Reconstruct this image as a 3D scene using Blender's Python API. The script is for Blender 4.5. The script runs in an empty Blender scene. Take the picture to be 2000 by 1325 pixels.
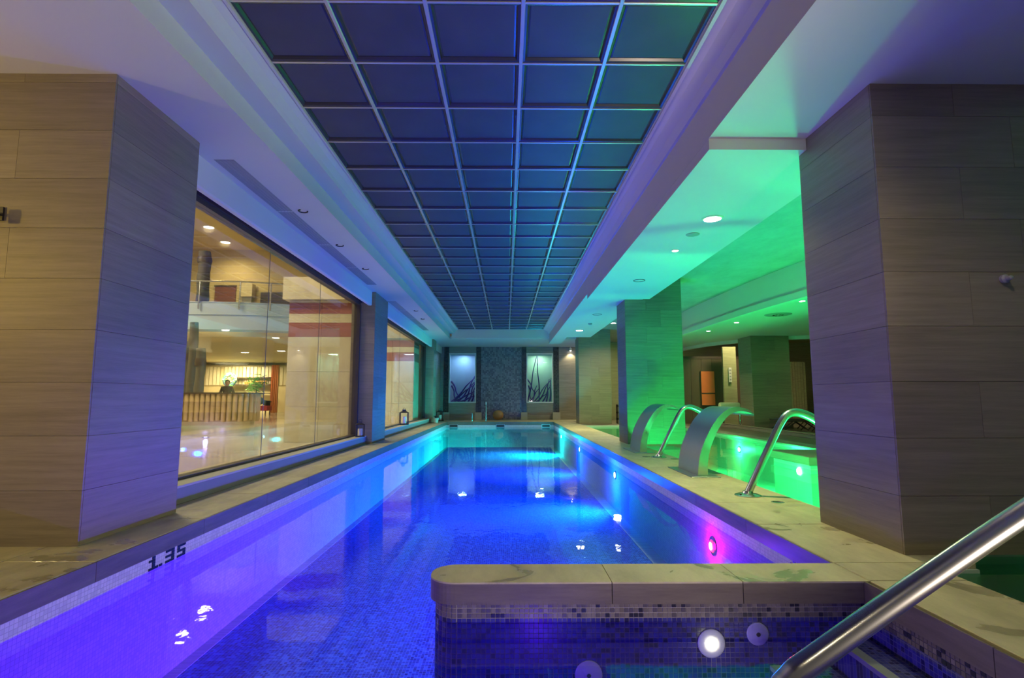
import bpy, math, random
from mathutils import Vector, Matrix, Quaternion
random.seed(7)
sc = bpy.context.scene
COL = sc.collection
PI = math.pi

# ------------------------------------------------------------------ camera, world, exposure
cam_d = bpy.data.cameras.new('camera'); cam = bpy.data.objects.new('camera', cam_d); COL.objects.link(cam)
cam_d.sensor_width = 36.0; cam_d.sensor_fit = 'HORIZONTAL'; cam_d.lens = 36.0 * 1062 / 2000
cam_d.clip_start = 0.05; cam_d.clip_end = 200
cam.location = (0, 0, 1.0)
cam.rotation_euler = (math.radians(90 + 6.207), 0, math.radians(-0.59))
sc.camera = cam
w = bpy.data.worlds.new('room_ambience'); sc.world = w; w.use_nodes = True
w.node_tree.nodes['Background'].inputs[0].default_value = (0.62, 0.56, 0.5, 1)
w.node_tree.nodes['Background'].inputs[1].default_value = 0.14
sc.view_settings.view_transform = 'Standard'; sc.view_settings.look = 'None'
sc.view_settings.exposure = 0.22; sc.view_settings.gamma = 1.0; sc.view_settings.use_curve_mapping = False
sc.cycles.max_bounces = 7; sc.cycles.diffuse_bounces = 4; sc.cycles.transparent_max_bounces = 12
sc.cycles.caustics_reflective = False; sc.cycles.caustics_refractive = False
sc.cycles.sample_clamp_indirect = 3.0; sc.cycles.use_denoising = True
sc.cycles.blur_glossy = 0.5

# ------------------------------------------------------------------ materials
def nmat(name):
    m = bpy.data.materials.new(name); m.use_nodes = True
    nt = m.node_tree; b = nt.nodes['Principled BSDF']
    return m, nt, b
def N(nt, t, **kw):
    n = nt.nodes.new(t)
    for k, v in kw.items(): setattr(n, k, v)
    return n
def L(nt, a, b): nt.links.new(a, b)
def plain(name, c, rough=0.5, metal=0.0, var=0.08, scale=8, bump=0.0, coat=0.0):
    m, nt, b = nmat(name)
    g = N(nt, 'ShaderNodeNewGeometry'); no = N(nt, 'ShaderNodeTexNoise'); no.inputs['Scale'].default_value = scale
    no.inputs['Detail'].default_value = 4
    L(nt, g.outputs['Position'], no.inputs['Vector'])
    r = N(nt, 'ShaderNodeMapRange'); r.inputs[3].default_value = 1 - var; r.inputs[4].default_value = 1 + var
    L(nt, no.outputs['Fac'], r.inputs[0])
    mx = N(nt, 'ShaderNodeVectorMath', operation='SCALE'); mx.inputs[0].default_value = c
    L(nt, r.outputs[0], mx.inputs['Scale']); L(nt, mx.outputs[0], b.inputs['Base Color'])
    b.inputs['Roughness'].default_value = rough; b.inputs['Metallic'].default_value = metal
    if coat: b.inputs['Coat Weight'].default_value = coat
    if bump:
        bp = N(nt, 'ShaderNodeBump'); bp.inputs['Strength'].default_value = bump; bp.inputs['Distance'].default_value = 0.01
        L(nt, no.outputs['Fac'], bp.inputs['Height']); L(nt, bp.outputs[0], b.inputs['Normal'])
    return m
def emis(name, c, s):
    m, nt, b = nmat(name)
    b.inputs['Base Color'].default_value = (*c, 1); b.inputs['Emission Color'].default_value = (*c, 1)
    b.inputs['Emission Strength'].default_value = s
    return m
def stone(name, c1, c2, rough=0.45, sc3=(0.8, 0.8, 16), var=0.12, wet=0.0):
    """banded travertine: noise stretched along the bed, per-slab shade, optional wet patches"""
    m, nt, b = nmat(name)
    g = N(nt, 'ShaderNodeNewGeometry'); mp = N(nt, 'ShaderNodeMapping'); mp.inputs['Scale'].default_value = sc3
    oi = N(nt, 'ShaderNodeObjectInfo')
    off = N(nt, 'ShaderNodeVectorMath', operation='SCALE'); off.inputs[0].default_value = (13.1, 7.7, 3.3)
    L(nt, oi.outputs['Random'], off.inputs['Scale'])
    ad = N(nt, 'ShaderNodeVectorMath', operation='ADD'); L(nt, g.outputs['Position'], ad.inputs[0]); L(nt, off.outputs[0], ad.inputs[1])
    L(nt, ad.outputs[0], mp.inputs['Vector'])
    no = N(nt, 'ShaderNodeTexNoise'); no.inputs['Scale'].default_value = 1.6; no.inputs['Detail'].default_value = 9; no.inputs['Roughness'].default_value = 0.72
    L(nt, mp.outputs[0], no.inputs['Vector'])
    cr = N(nt, 'ShaderNodeValToRGB'); cr.color_ramp.elements[0].position = 0.33; cr.color_ramp.elements[1].position = 0.68
    cr.color_ramp.elements[0].color = (*c1, 1); cr.color_ramp.elements[1].color = (*c2, 1)
    L(nt, no.outputs['Fac'], cr.inputs[0])
    r = N(nt, 'ShaderNodeMapRange'); r.inputs[3].default_value = 1 - var; r.inputs[4].default_value = 1 + var
    L(nt, oi.outputs['Random'], r.inputs[0])
    mx = N(nt, 'ShaderNodeVectorMath', operation='SCALE'); L(nt, cr.outputs[0], mx.inputs[0]); L(nt, r.outputs[0], mx.inputs['Scale'])
    out = mx.outputs[0]
    b.inputs['Roughness'].default_value = rough
    if wet:
        n2 = N(nt, 'ShaderNodeTexNoise'); n2.inputs['Scale'].default_value = 2.3; n2.inputs['Detail'].default_value = 6; n2.inputs['Distortion'].default_value = 1.4
        L(nt, g.outputs['Position'], n2.inputs['Vector'])
        mr = N(nt, 'ShaderNodeMapRange', interpolation_type='SMOOTHSTEP'); mr.inputs[1].default_value = 0.54; mr.inputs[2].default_value = 0.66
        mr.inputs[3].default_value = 0; mr.inputs[4].default_value = wet
        L(nt, n2.outputs['Fac'], mr.inputs[0])
        # puddles only by the near end of the pool, where bathers climb out
        sx = N(nt, 'ShaderNodeSeparateXYZ'); L(nt, g.outputs['Position'], sx.inputs[0])
        fy = N(nt, 'ShaderNodeMapRange'); fy.inputs[1].default_value = 4.0; fy.inputs[2].default_value = 6.0; fy.inputs[3].default_value = 1; fy.inputs[4].default_value = 0.0
        L(nt, sx.outputs['Y'], fy.inputs[0])
        mu = N(nt, 'ShaderNodeMath', operation='MULTIPLY'); L(nt, mr.outputs[0], mu.inputs[0]); L(nt, fy.outputs[0], mu.inputs[1])
        dk = N(nt, 'ShaderNodeMapRange'); dk.inputs[3].default_value = 1; dk.inputs[4].default_value = 0.72
        L(nt, mu.outputs[0], dk.inputs[0])
        m3 = N(nt, 'ShaderNodeVectorMath', operation='SCALE'); L(nt, out, m3.inputs[0]); L(nt, dk.outputs[0], m3.inputs['Scale']); out = m3.outputs[0]
        rr = N(nt, 'ShaderNodeMapRange'); rr.inputs[3].default_value = rough; rr.inputs[4].default_value = 0.12
        L(nt, mu.outputs[0], rr.inputs[0]); L(nt, rr.outputs[0], b.inputs['Roughness'])
    L(nt, out, b.inputs['Base Color'])
    bp = N(nt, 'ShaderNodeBump'); bp.inputs['Strength'].default_value = 0.15; bp.inputs['Distance'].default_value = 0.004
    L(nt, no.outputs['Fac'], bp.inputs['Height']); L(nt, bp.outputs[0], b.inputs['Normal'])
    return m
def mosaic(name, ax, cols, grout, s=0.0262, rough=0.25, gw=0.12):
    """small square glass tiles in the plane of the two axes ax; one shade per tile"""
    m, nt, b = nmat(name)
    g = N(nt, 'ShaderNodeNewGeometry'); sp = N(nt, 'ShaderNodeSeparateXYZ'); L(nt, g.outputs['Position'], sp.inputs[0])
    ids = []; edges = []
    for a in ax:
        d = N(nt, 'ShaderNodeMath', operation='DIVIDE'); L(nt, sp.outputs[a], d.inputs[0]); d.inputs[1].default_value = s
        f = N(nt, 'ShaderNodeMath', operation='FLOOR'); L(nt, d.outputs[0], f.inputs[0]); ids.append(f)
        fr = N(nt, 'ShaderNodeMath', operation='FRACT'); L(nt, d.outputs[0], fr.inputs[0])
        pp = N(nt, 'ShaderNodeMath', operation='LESS_THAN'); L(nt, fr.outputs[0], pp.inputs[0]); pp.inputs[1].default_value = gw; edges.append(pp)
    cb = N(nt, 'ShaderNodeCombineXYZ'); L(nt, ids[0].outputs[0], cb.inputs[0]); L(nt, ids[1].outputs[0], cb.inputs[1])
    wn = N(nt, 'ShaderNodeTexWhiteNoise', noise_dimensions='3D'); L(nt, cb.outputs[0], wn.inputs['Vector'])
    cr = N(nt, 'ShaderNodeValToRGB'); cr.color_ramp.interpolation = 'CONSTANT'
    n = len(cols)
    cr.color_ramp.elements[0].color = (*cols[0], 1); cr.color_ramp.elements[1].position = 1 / n; cr.color_ramp.elements[1].color = (*cols[1], 1)
    for i in range(2, n):
        e = cr.color_ramp.elements.new(i / n); e.color = (*cols[i], 1)
    L(nt, wn.outputs['Value'], cr.inputs[0])
    mxm = N(nt, 'ShaderNodeMath', operation='MAXIMUM'); L(nt, edges[0].outputs[0], mxm.inputs[0]); L(nt, edges[1].outputs[0], mxm.inputs[1])
    mix = N(nt, 'ShaderNodeMix', data_type='RGBA'); L(nt, mxm.outputs[0], mix.inputs[0]); L(nt, cr.outputs[0], mix.inputs[6]); mix.inputs[7].default_value = (*grout, 1)
    L(nt, mix.outputs[2], b.inputs['Base Color']); b.inputs['Roughness'].default_value = rough
    return m
def water(name, tint, bump, scale, dist=0.02, ior=1.33):
    m, nt, b = nmat(name); nt.nodes.remove(b)
    o = nt.nodes['Material Output']
    tr = N(nt, 'ShaderNodeBsdfTransparent'); tr.inputs[0].default_value = (*tint, 1)
    gl = N(nt, 'ShaderNodeBsdfGlossy'); gl.inputs['Roughness'].default_value = 0.02
    fr = N(nt, 'ShaderNodeFresnel'); fr.inputs[0].default_value = ior
    g = N(nt, 'ShaderNodeNewGeometry'); mp = N(nt, 'ShaderNodeMapping'); mp.inputs['Scale'].default_value = (1, 0.6, 1)
    L(nt, g.outputs['Position'], mp.inputs[0])
    n1 = N(nt, 'ShaderNodeTexNoise'); n1.inputs['Scale'].default_value = scale; n1.inputs['Detail'].default_value = 3; n1.inputs['Distortion'].default_value = 0.6
    L(nt, mp.outputs[0], n1.inputs['Vector'])
    n2 = N(nt, 'ShaderNodeTexNoise'); n2.inputs['Scale'].default_value = 0.35; n2.inputs['Detail'].default_value = 1
    L(nt, g.outputs['Position'], n2.inputs['Vector'])
    mr = N(nt, 'ShaderNodeMapRange'); mr.inputs[1].default_value = 0.4; mr.inputs[2].default_value = 0.65; mr.inputs[3].default_value = 0.15; mr.inputs[4].default_value = 1
    L(nt, n2.outputs['Fac'], mr.inputs[0])
    mu = N(nt, 'ShaderNodeMath', operation='MULTIPLY'); L(nt, n1.outputs['Fac'], mu.inputs[0]); L(nt, mr.outputs[0], mu.inputs[1])
    bp = N(nt, 'ShaderNodeBump'); bp.inputs['Strength'].default_value = bump; bp.inputs['Distance'].default_value = dist
    L(nt, mu.outputs[0], bp.inputs['Height']); L(nt, bp.outputs[0], gl.inputs['Normal']); L(nt, bp.outputs[0], fr.inputs['Normal'])
    mx = N(nt, 'ShaderNodeMixShader'); L(nt, fr.outputs[0], mx.inputs[0]); L(nt, tr.outputs[0], mx.inputs[1]); L(nt, gl.outputs[0], mx.inputs[2])
    L(nt, mx.outputs[0], o.inputs[0])
    return m
def glassy(name, tint, refl=0.1):
    m, nt, b = nmat(name); nt.nodes.remove(b); o = nt.nodes['Material Output']
    tr = N(nt, 'ShaderNodeBsdfTransparent'); tr.inputs[0].default_value = (*tint, 1)
    gl = N(nt, 'ShaderNodeBsdfGlossy'); gl.inputs['Roughness'].default_value = 0.03
    fr = N(nt, 'ShaderNodeFresnel'); fr.inputs[0].default_value = 1.45
    g = N(nt, 'ShaderNodeNewGeometry'); no = N(nt, 'ShaderNodeTexNoise'); no.inputs['Scale'].default_value = 3; L(nt, g.outputs['Position'], no.inputs['Vector'])
    sm = N(nt, 'ShaderNodeMapRange'); sm.inputs[3].default_value = 0.8 * refl * 10; sm.inputs[4].default_value = 1.1 * refl * 10; L(nt, no.outputs['Fac'], sm.inputs[0])
    mu = N(nt, 'ShaderNodeMath', operation='MULTIPLY'); L(nt, fr.outputs[0], mu.inputs[0]); L(nt, sm.outputs[0], mu.inputs[1])
    mx = N(nt, 'ShaderNodeMixShader'); L(nt, mu.outputs[0], mx.inputs[0]); L(nt, tr.outputs[0], mx.inputs[1]); L(nt, gl.outputs[0], mx.inputs[2])
    L(nt, mx.outputs[0], o.inputs[0]); return m

M = {}
M['column_stone'] = stone('column_stone', (0.18, 0.15, 0.10), (0.265, 0.225, 0.16), 0.5)
M['wall_stone'] = stone('wall_stone', (0.20, 0.18, 0.15), (0.34, 0.31, 0.26), 0.5)
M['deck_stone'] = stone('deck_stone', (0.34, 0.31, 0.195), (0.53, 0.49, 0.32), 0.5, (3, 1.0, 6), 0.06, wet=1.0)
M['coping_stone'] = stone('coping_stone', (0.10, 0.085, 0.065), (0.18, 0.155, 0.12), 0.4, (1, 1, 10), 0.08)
M['tile_grout'] = plain('tile_grout', (0.36, 0.34, 0.34), 0.8)
M['grout'] = plain('grout', (0.2, 0.19, 0.165), 0.9)
M['plaster'] = plain('plaster', (0.62, 0.62, 0.62), 0.75, var=0.03, scale=2)
M['stucco'] = stone('stucco', (0.30, 0.32, 0.30), (0.44, 0.46, 0.44), 0.7, (0.9, 0.5, 1), 0.0)
M['white_tile_x'] = mosaic('white_tile_x', (1, 2), [(0.62, 0.63, 0.66), (0.55, 0.56, 0.6), (0.66, 0.66, 0.68)], (0.42, 0.42, 0.45), 0.0262, 0.7)
M['white_tile_y'] = mosaic('white_tile_y', (0, 2), [(0.62, 0.63, 0.66), (0.55, 0.56, 0.6), (0.66, 0.66, 0.68)], (0.42, 0.42, 0.45), 0.0262, 0.7)
BL = [(0.012, 0.04, 0.50), (0.02, 0.08, 0.62), (0.008, 0.02, 0.30), (0.05, 0.16, 0.72), (0.012, 0.05, 0.45)]
M['blue_mosaic_floor'] = mosaic('blue_mosaic_floor', (0, 1), BL, (0.16, 0.27, 0.75), 0.0262, 0.8)
NV = [(0.045, 0.045, 0.20), (0.07, 0.07, 0.28), (0.02, 0.02, 0.09), (0.05, 0.06, 0.24), (0.10, 0.10, 0.30)]
M['navy_mosaic_x'] = mosaic('navy_mosaic_x', (1, 2), NV, (0.20, 0.20, 0.30), 0.0262)
M['navy_mosaic_y'] = mosaic('navy_mosaic_y', (0, 2), NV, (0.20, 0.20, 0.30), 0.0262)
M['navy_mosaic_z'] = mosaic('navy_mosaic_z', (0, 1), NV, (0.20, 0.20, 0.30), 0.0262)
M['green_tile_z'] = mosaic('green_tile_z', (0, 1), [(0.5, 0.62, 0.55), (0.42, 0.58, 0.5), (0.56, 0.66, 0.6)], (0.4, 0.5, 0.45), 0.03)
M['green_tile_x'] = plain('green_tile_x', (0.5, 0.6, 0.55), 0.4)
M['grey_mosaic'] = mosaic('grey_mosaic', (0, 2), [(0.15, 0.15, 0.17), (0.2, 0.2, 0.22), (0.11, 0.11, 0.13), (0.24, 0.23, 0.25)], (0.12, 0.12, 0.12), 0.07, gw=0.08)
M['dark_mosaic'] = mosaic('dark_mosaic', (0, 2), [(0.035, 0.028, 0.03), (0.06, 0.05, 0.05), (0.02, 0.016, 0.02)], (0.09, 0.08, 0.08), 0.07, gw=0.14)
def tile_mat(name, c):
    m = plain(name, c, 0.22, var=0.1, scale=40); return m
M['tiles'] = [tile_mat('tile_grey', (0.17, 0.15, 0.14)), tile_mat('tile_slate', (0.11, 0.10, 0.12)), tile_mat('tile_charcoal', (0.03, 0.03, 0.05)), tile_mat('tile_mist', (0.22, 0.20, 0.18))]
M['digit_tile'] = plain('digit_tile', (0.015, 0.015, 0.03), 0.25)
M['water'] = water('pool_water', (0.84, 0.92, 1.0), 0.16, 5.0)
M['water_bay'] = water('bay_water', (0.86, 0.93, 1.0), 0.10, 6.0)
M['water_green'] = water('green_water', (0.5, 1.0, 0.72), 0.12, 4.0)
M['panel'] = plain('ceiling_panel_slate', (0.050, 0.050, 0.080), 0.45, var=0.25, scale=3.5)
M['panel'].node_tree.nodes['Principled BSDF'].inputs['Specular IOR Level'].default_value = 0.3
M['panel_rim'] = plain('panel_rim', (0.03, 0.033, 0.045), 0.25)
M['alu'] = plain('grid_aluminium', (0.55, 0.56, 0.60), 0.28, 0.6)
M['steel'] = plain('brushed_steel', (0.50, 0.50, 0.50), 0.24, 1.0, var=0.05, scale=30)
M['steel_dull'] = plain('satin_steel', (0.42, 0.42, 0.44), 0.38, 1.0, var=0.06, scale=25)
M['bronze'] = plain('dark_frame', (0.055, 0.045, 0.045), 0.4, 0.3)
M['sill'] = plain('sill_grey', (0.20, 0.21, 0.20), 0.45)
M['sill_top'] = plain('sill_pale', (0.42, 0.42, 0.36), 0.4)
M['glass'] = glassy('window_glass', (0.95, 0.96, 0.95), 0.045)
M['niche_glass'] = glassy('niche_glass', (0.92, 0.95, 0.95), 0.09)
M['lamp_warm'] = emis('lamp_warm', (1.0, 0.86, 0.55), 22)
M['lamp_white'] = emis('lamp_white', (1.0, 0.95, 0.82), 30)
M['lamp_cyan'] = emis('lamp_cyan', (0.45, 0.85, 1.0), 18)
M['lamp_red'] = emis('lamp_red', (1.0, 0.015, 0.06), 6)
M['lamp_core'] = emis('lamp_core', (1.0, 0.85, 0.45), 22)
M['lamp_green'] = emis('lamp_green', (0.5, 1.0, 0.75), 18)
M['lamp_violet'] = emis('lamp_violet', (0.4, 0.45, 1.0), 16)
M['white_plastic'] = plain('white_plastic', (0.65, 0.65, 0.63), 0.4)
M['black'] = plain('black_metal', (0.02, 0.018, 0.018), 0.45)
M['candle'] = plain('candle_wax', (0.75, 0.72, 0.66), 0.6)
M['vent'] = plain('vent_grey', (0.30, 0.30, 0.32), 0.5)
M['marble'] = stone('cream_marble', (0.62, 0.55, 0.36), (0.76, 0.70, 0.50), 0.3, (1, 1, 1), 0.03)
M['marble_red'] = stone('red_marble', (0.33, 0.12, 0.09), (0.46, 0.18, 0.14), 0.3, (2, 2, 4), 0.06)
M['lobby_floor'] = stone('lobby_floor', (0.42, 0.38, 0.32), (0.62, 0.58, 0.5), 0.12, (0.6, 0.6, 1), 0.03)
M['cream'] = plain('cream_paint', (0.62, 0.52, 0.28), 0.7, var=0.03)
M['pale'] = plain('pale_paint', (0.36, 0.44, 0.50), 0.6, var=0.03)
M['bamboo'] = plain('bamboo', (0.48, 0.35, 0.17), 0.5, var=0.3, scale=5)
M['trunk'] = plain('trunk_bark', (0.11, 0.095, 0.07), 0.8, var=0.35, scale=9, bump=0.3)
M['wood_red'] = plain('door_wood', (0.20, 0.075, 0.055), 0.5, var=0.15)
M['wood_dark'] = plain('dark_wood', (0.07, 0.045, 0.035), 0.5, var=0.2)
M['brown_wall'] = plain('brown_wall', (0.12, 0.085, 0.055), 0.6, var=0.15, scale=1.5)
M['olive_wall'] = stone('olive_wall', (0.26, 0.26, 0.15), (0.38, 0.37, 0.22), 0.5, (0.8, 0.8, 10), 0.1)
M['orange'] = plain('orange_poster', (0.95, 0.22, 0.07), 0.5, var=0.06)
M['curtain'] = plain('orange_curtain', (0.65, 0.20, 0.06), 0.7, var=0.2)
M['leaf'] = plain('leaf_green', (0.12, 0.35, 0.06), 0.5, var=0.4, scale=6)
M['branch'] = plain('violet_branch', (0.09, 0.04, 0.28), 0.5, var=0.2)
M['terracotta'] = plain('woven_straw', (0.42, 0.22, 0.08), 0.7, var=0.3, scale=25, bump=0.4)
M['red_fabric'] = plain('red_fabric', (0.5, 0.04, 0.04), 0.7)
M['blue_fabric'] = plain('blue_fabric', (0.10, 0.22, 0.32), 0.7, var=0.3, scale=7)
M['skin'] = plain('skin', (0.45, 0.26, 0.17), 0.5)
M['hair'] = plain('dark_hair', (0.02, 0.014, 0.01), 0.6)
M['shirt'] = plain('dark_shirt', (0.05, 0.03, 0.035), 0.7)
M['speck'] = plain('amber_glass', (0.4, 0.2, 0.05), 0.2)

# ------------------------------------------------------------------ mesh helpers
class MB:
    def __init__(s): s.v = []; s.f = []; s.mi = []
    def add(s, vs, fs, mi=0):
        o = len(s.v); s.v += [tuple(p) for p in vs]; s.f += [tuple(i + o for i in f) for f in fs]; s.mi += [mi] * len(fs); return s
    def box(s, x0, x1, y0, y1, z0, z1, mi=0):
        return s.add([(x0,y0,z0),(x1,y0,z0),(x1,y1,z0),(x0,y1,z0),(x0,y0,z1),(x1,y0,z1),(x1,y1,z1),(x0,y1,z1)],
            [(0,3,2,1),(4,5,6,7),(0,1,5,4),(1,2,6,5),(2,3,7,6),(3,0,4,7)], mi)
    def slab(s, x0, x1, y0, y1, z0, z1, c, mi=0):
        """box with chamfered edges"""
        def ring(cx, cz): return [(x0+cx,y0+cx,cz),(x1-cx,y0+cx,cz),(x1-cx,y1-cx,cz),(x0+cx,y1-cx,cz)]
        vs = ring(c, z0) + ring(0, z0 + c) + ring(0, z1 - c) + ring(c, z1)
        fs = [(3,2,1,0), (12,13,14,15)]
        for k in range(3):
            for i in range(4):
                a = k*4+i; b2 = k*4+(i+1) % 4; fs.append((a, b2, b2+4, a+4))
        return s.add(vs, fs, mi)
    def lathe(s, prof, seg=24, c=(0,0,0), axis='Z', mi=0):
        vs = []; fs = []
        for r, h in prof:
            for i in range(seg):
                a = 2*PI*i/seg; p = (r*math.cos(a), r*math.sin(a), h)
                if axis == 'X': p = (p[2], p[0], p[1])
                if axis == 'Y': p = (p[0], p[2], -p[1])
                vs.append((p[0]+c[0], p[1]+c[1], p[2]+c[2]))
        for k in range(len(prof)-1):
            for i in range(seg):
                j = (i+1) % seg; fs.append((k*seg+i, k*seg+j, (k+1)*seg+j, (k+1)*seg+i))
        fs.append(tuple(range(seg-1, -1, -1))); fs.append(tuple((len(prof)-1)*seg+i for i in range(seg)))
        return s.add(vs, fs, mi)
    def prism(s, poly, axis, a0, a1, mi=0):
        """poly: 2-D outline. axis 'Y': poly=(x,z); 'Z': poly=(x,y); 'X': poly=(y,z)"""
        def P(p, a): return (p[0], a, p[1]) if axis == 'Y' else ((p[0], p[1], a) if axis == 'Z' else (a, p[0], p[1]))
        n = len(poly); vs = [P(p, a0) for p in poly] + [P(p, a1) for p in poly]
        fs = [tuple(range(n-1, -1, -1)), tuple(range(n, 2*n))] + [(i, (i+1) % n, n+(i+1) % n, n+i) for i in range(n)]
        return s.add(vs, fs, mi)
    def tube(s, pts, rad, seg=12, mi=0, caps=True):
        pts = [Vector(p) for p in pts]; n = len(pts)
        if not hasattr(rad, '__len__'): rad = [rad]*n
        tan = [(pts[min(i+1, n-1)] - pts[max(i-1, 0)]).normalized() for i in range(n)]
        up = Vector((0, 0, 1)) if abs(tan[0].z) < 0.9 else Vector((0, 1, 0))
        x = tan[0].cross(up).normalized(); vs = []
        for i in range(n):
            if i: x = (tan[i-1].rotation_difference(tan[i]) @ x).normalized()
            y = tan[i].cross(x)
            for k in range(seg):
                a = 2*PI*k/seg; vs.append(pts[i] + (x*math.cos(a) + y*math.sin(a))*rad[i])
        fs = [(i*seg+k, i*seg+(k+1) % seg, (i+1)*seg+(k+1) % seg, (i+1)*seg+k) for i in range(n-1) for k in range(seg)]
        if caps: fs += [tuple(range(seg-1, -1, -1)), tuple((n-1)*seg+k for k in range(seg))]
        return s.add(vs, fs, mi)
    def sphere(s, c, r, seg=20, rings=12, sq=(1,1,1), mi=0):
        prof = [(math.sin(PI*k/rings)*r*0.9999+1e-5, -math.cos(PI*k/rings)*r) for k in range(rings+1)]
        o = len(s.v); s.lathe(prof, seg, (0,0,0), 'Z', mi)
        for i in range(o, len(s.v)):
            v = s.v[i]; s.v[i] = (c[0]+v[0]*sq[0], c[1]+v[1]*sq[1], c[2]+v[2]*sq[2])
        return s
    def mesh(s, name, mats, smooth=False):
        me = bpy.data.meshes.new(name); me.from_pydata(s.v, [], s.f)
        for m in (mats if isinstance(mats, list) else [mats]): me.materials.append(m)
        if isinstance(mats, list) and len(mats) > 1: me.polygons.foreach_set('material_index', s.mi)
        if smooth: me.shade_smooth()
        me.update(); return me
    def build(s, name, mats, parent=None, smooth=False, recalc=True, **kw):
        import bmesh
        me = s.mesh(name, mats, False)
        if recalc:
            bm = bmesh.new(); bm.from_mesh(me); bmesh.ops.recalc_face_normals(bm, faces=bm.faces); bm.to_mesh(me); bm.free()
        if smooth:
            me.shade_smooth()
            me.set_sharp_from_angle(angle=math.radians(40))
        return put(name, me, parent, **kw)
def put(name, me, parent=None, loc=None, **kw):
    o = bpy.data.objects.new(name, me); COL.objects.link(o)
    if parent is not None: o.parent = parent
    if loc is not None: o.location = loc
    for k, v in kw.items(): o[k] = v
    return o
def thing(name, label, cat, loc=(0,0,0), rz=0, group=None, **kw):
    o = bpy.data.objects.new(name, None); COL.objects.link(o); o.location = loc; o.rotation_euler = (0,0,rz)
    o.empty_display_size = 0.1
    o['label'] = label; o['category'] = cat
    if group: o['group'] = group
    for k, v in kw.items(): o[k] = v
    return o
def struct(name, mb, mat, label=None, cat='structure', **kw):
    o = mb.build(name, mat, None, **kw); o['kind'] = 'structure'
    o['label'] = label or name.replace('_', ' '); o['category'] = cat
    return o
def dup(root, loc=None, rz=None, label=None, group=None):
    r = root.copy(); COL.objects.link(r)
    if loc is not None: r.location = loc
    if rz is not None: r.rotation_euler = (0,0,rz)
    if label: r['label'] = label
    if group: r['group'] = group
    for ch in list(root.children):
        c = ch.copy(); COL.objects.link(c); c.parent = r
        for g in list(ch.children):
            d = g.copy(); COL.objects.link(d); d.parent = c
    return r
def light(name, kind, loc, power, color, parent=None, size=0.1, rot=(0,0,0), spot=None, blend=0.5, spread=None, size_y=None):
    d = bpy.data.lights.new(name, kind); d.energy = power; d.color = color
    if kind == 'AREA':
        d.size = size
        if size_y: d.shape = 'RECTANGLE'; d.size_y = size_y
        else: d.shape = 'DISK'
        if spread: d.spread = math.radians(spread)
    else: d.shadow_soft_size = size
    if kind == 'SPOT': d.spot_size = math.radians(spot or 100); d.spot_blend = blend
    o = bpy.data.objects.new(name, d); COL.objects.link(o); o.location = loc; o.rotation_euler = rot
    if parent is not None: o.parent = parent
    return o
def bez(pts, n=8):
    """Catmull-Rom through points"""
    P = [Vector(p) for p in pts]; P = [P[0]*2-P[1]] + P + [P[-1]*2-P[-2]]; out = []
    for i in range(1, len(P)-2):
        for k in range(n):
            t = k/n; a, b, c, d = P[i-1], P[i], P[i+1], P[i+2]
            out.append(0.5*((2*b) + (c-a)*t + (2*a-5*b+4*c-d)*t*t + (3*b-a-3*c+d)*t**3))
    out.append(P[-2]); return out

# ------------------------------------------------------------------ dimensions
XL, XR = -2.53, 2.0            # pool edges
WZ = -0.22                     # water level
FZ = -1.05                     # pool floor
YE = 23.2                      # far end of the pool
YB = 25.6                      # back wall
YN = -2.5                      # near end (behind the camera)
CT = 0.12                      # coping thickness

# ------------------------------------------------------------------ floor with its deck slabs
fl = MB()
fl.box(-7.0, XL-0.02, YN, 5.0, -0.3, -0.03).box(-3.6, XL-0.02, 5.0, YE, -0.3, -0.03)
fl.box(-3.6, 3.6, YE+0.02, YB+0.6, -0.3, -0.03)
fl.box(XR+0.02, 2.86, 3.45, YE, -0.3, -0.03).box(XR+0.02, 2.52, YN, 3.45, -0.3, -0.03)
floor = struct('floor', fl, M['grout'], 'pale stone deck around the long pool', 'floor')
slabs = {}
def deck(x0, x1, y0, y1, z0=-CT):
    g = 0.003
    key = (round(x1-x0, 3), round(y1-y0, 3), round(z0, 3))
    if key not in slabs:
        hx, hy = (x1-x0)/2-g, (y1-y0)/2-g
        slabs[key] = MB().slab(-hx, hx, -hy, hy, z0, 0, 0.004).mesh('deck_slab', [M['deck_stone']])
    put('deck_slab', slabs[key], floor, ((x0+x1)/2, (y0+y1)/2, random.uniform(-0.0006, 0.0006)))
y = YN
while y < YE - 0.1:
    ye = min(y+1.2, YE)
    deck(-3.1, XL, y, ye)
    y += 1.2
for i in range(4):
    for j in range(6): deck(-3.1-0.9*(i+1), -3.1-0.9*i, YN+j*1.2, YN+(j+1)*1.2, -0.04)
y = 3.43
k = 0
while y < YE - 0.1:
    ye = min(y+0.9, YE) if k else y+1.02
    deck(XR, 2.88, y, ye); y = ye; k += 1
y = YN
while y < 3.4:
    ye = min(y+1.12, 3.43); deck(XR, 2.55, y, ye); y = ye
for i in range(7): deck(-3.3+0.943*i, -3.3+0.943*(i+1), YE, YE+0.9); deck(-3.3+0.943*i, -3.3+0.943*(i+1), YE+0.9, YB, -0.04)

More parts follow.
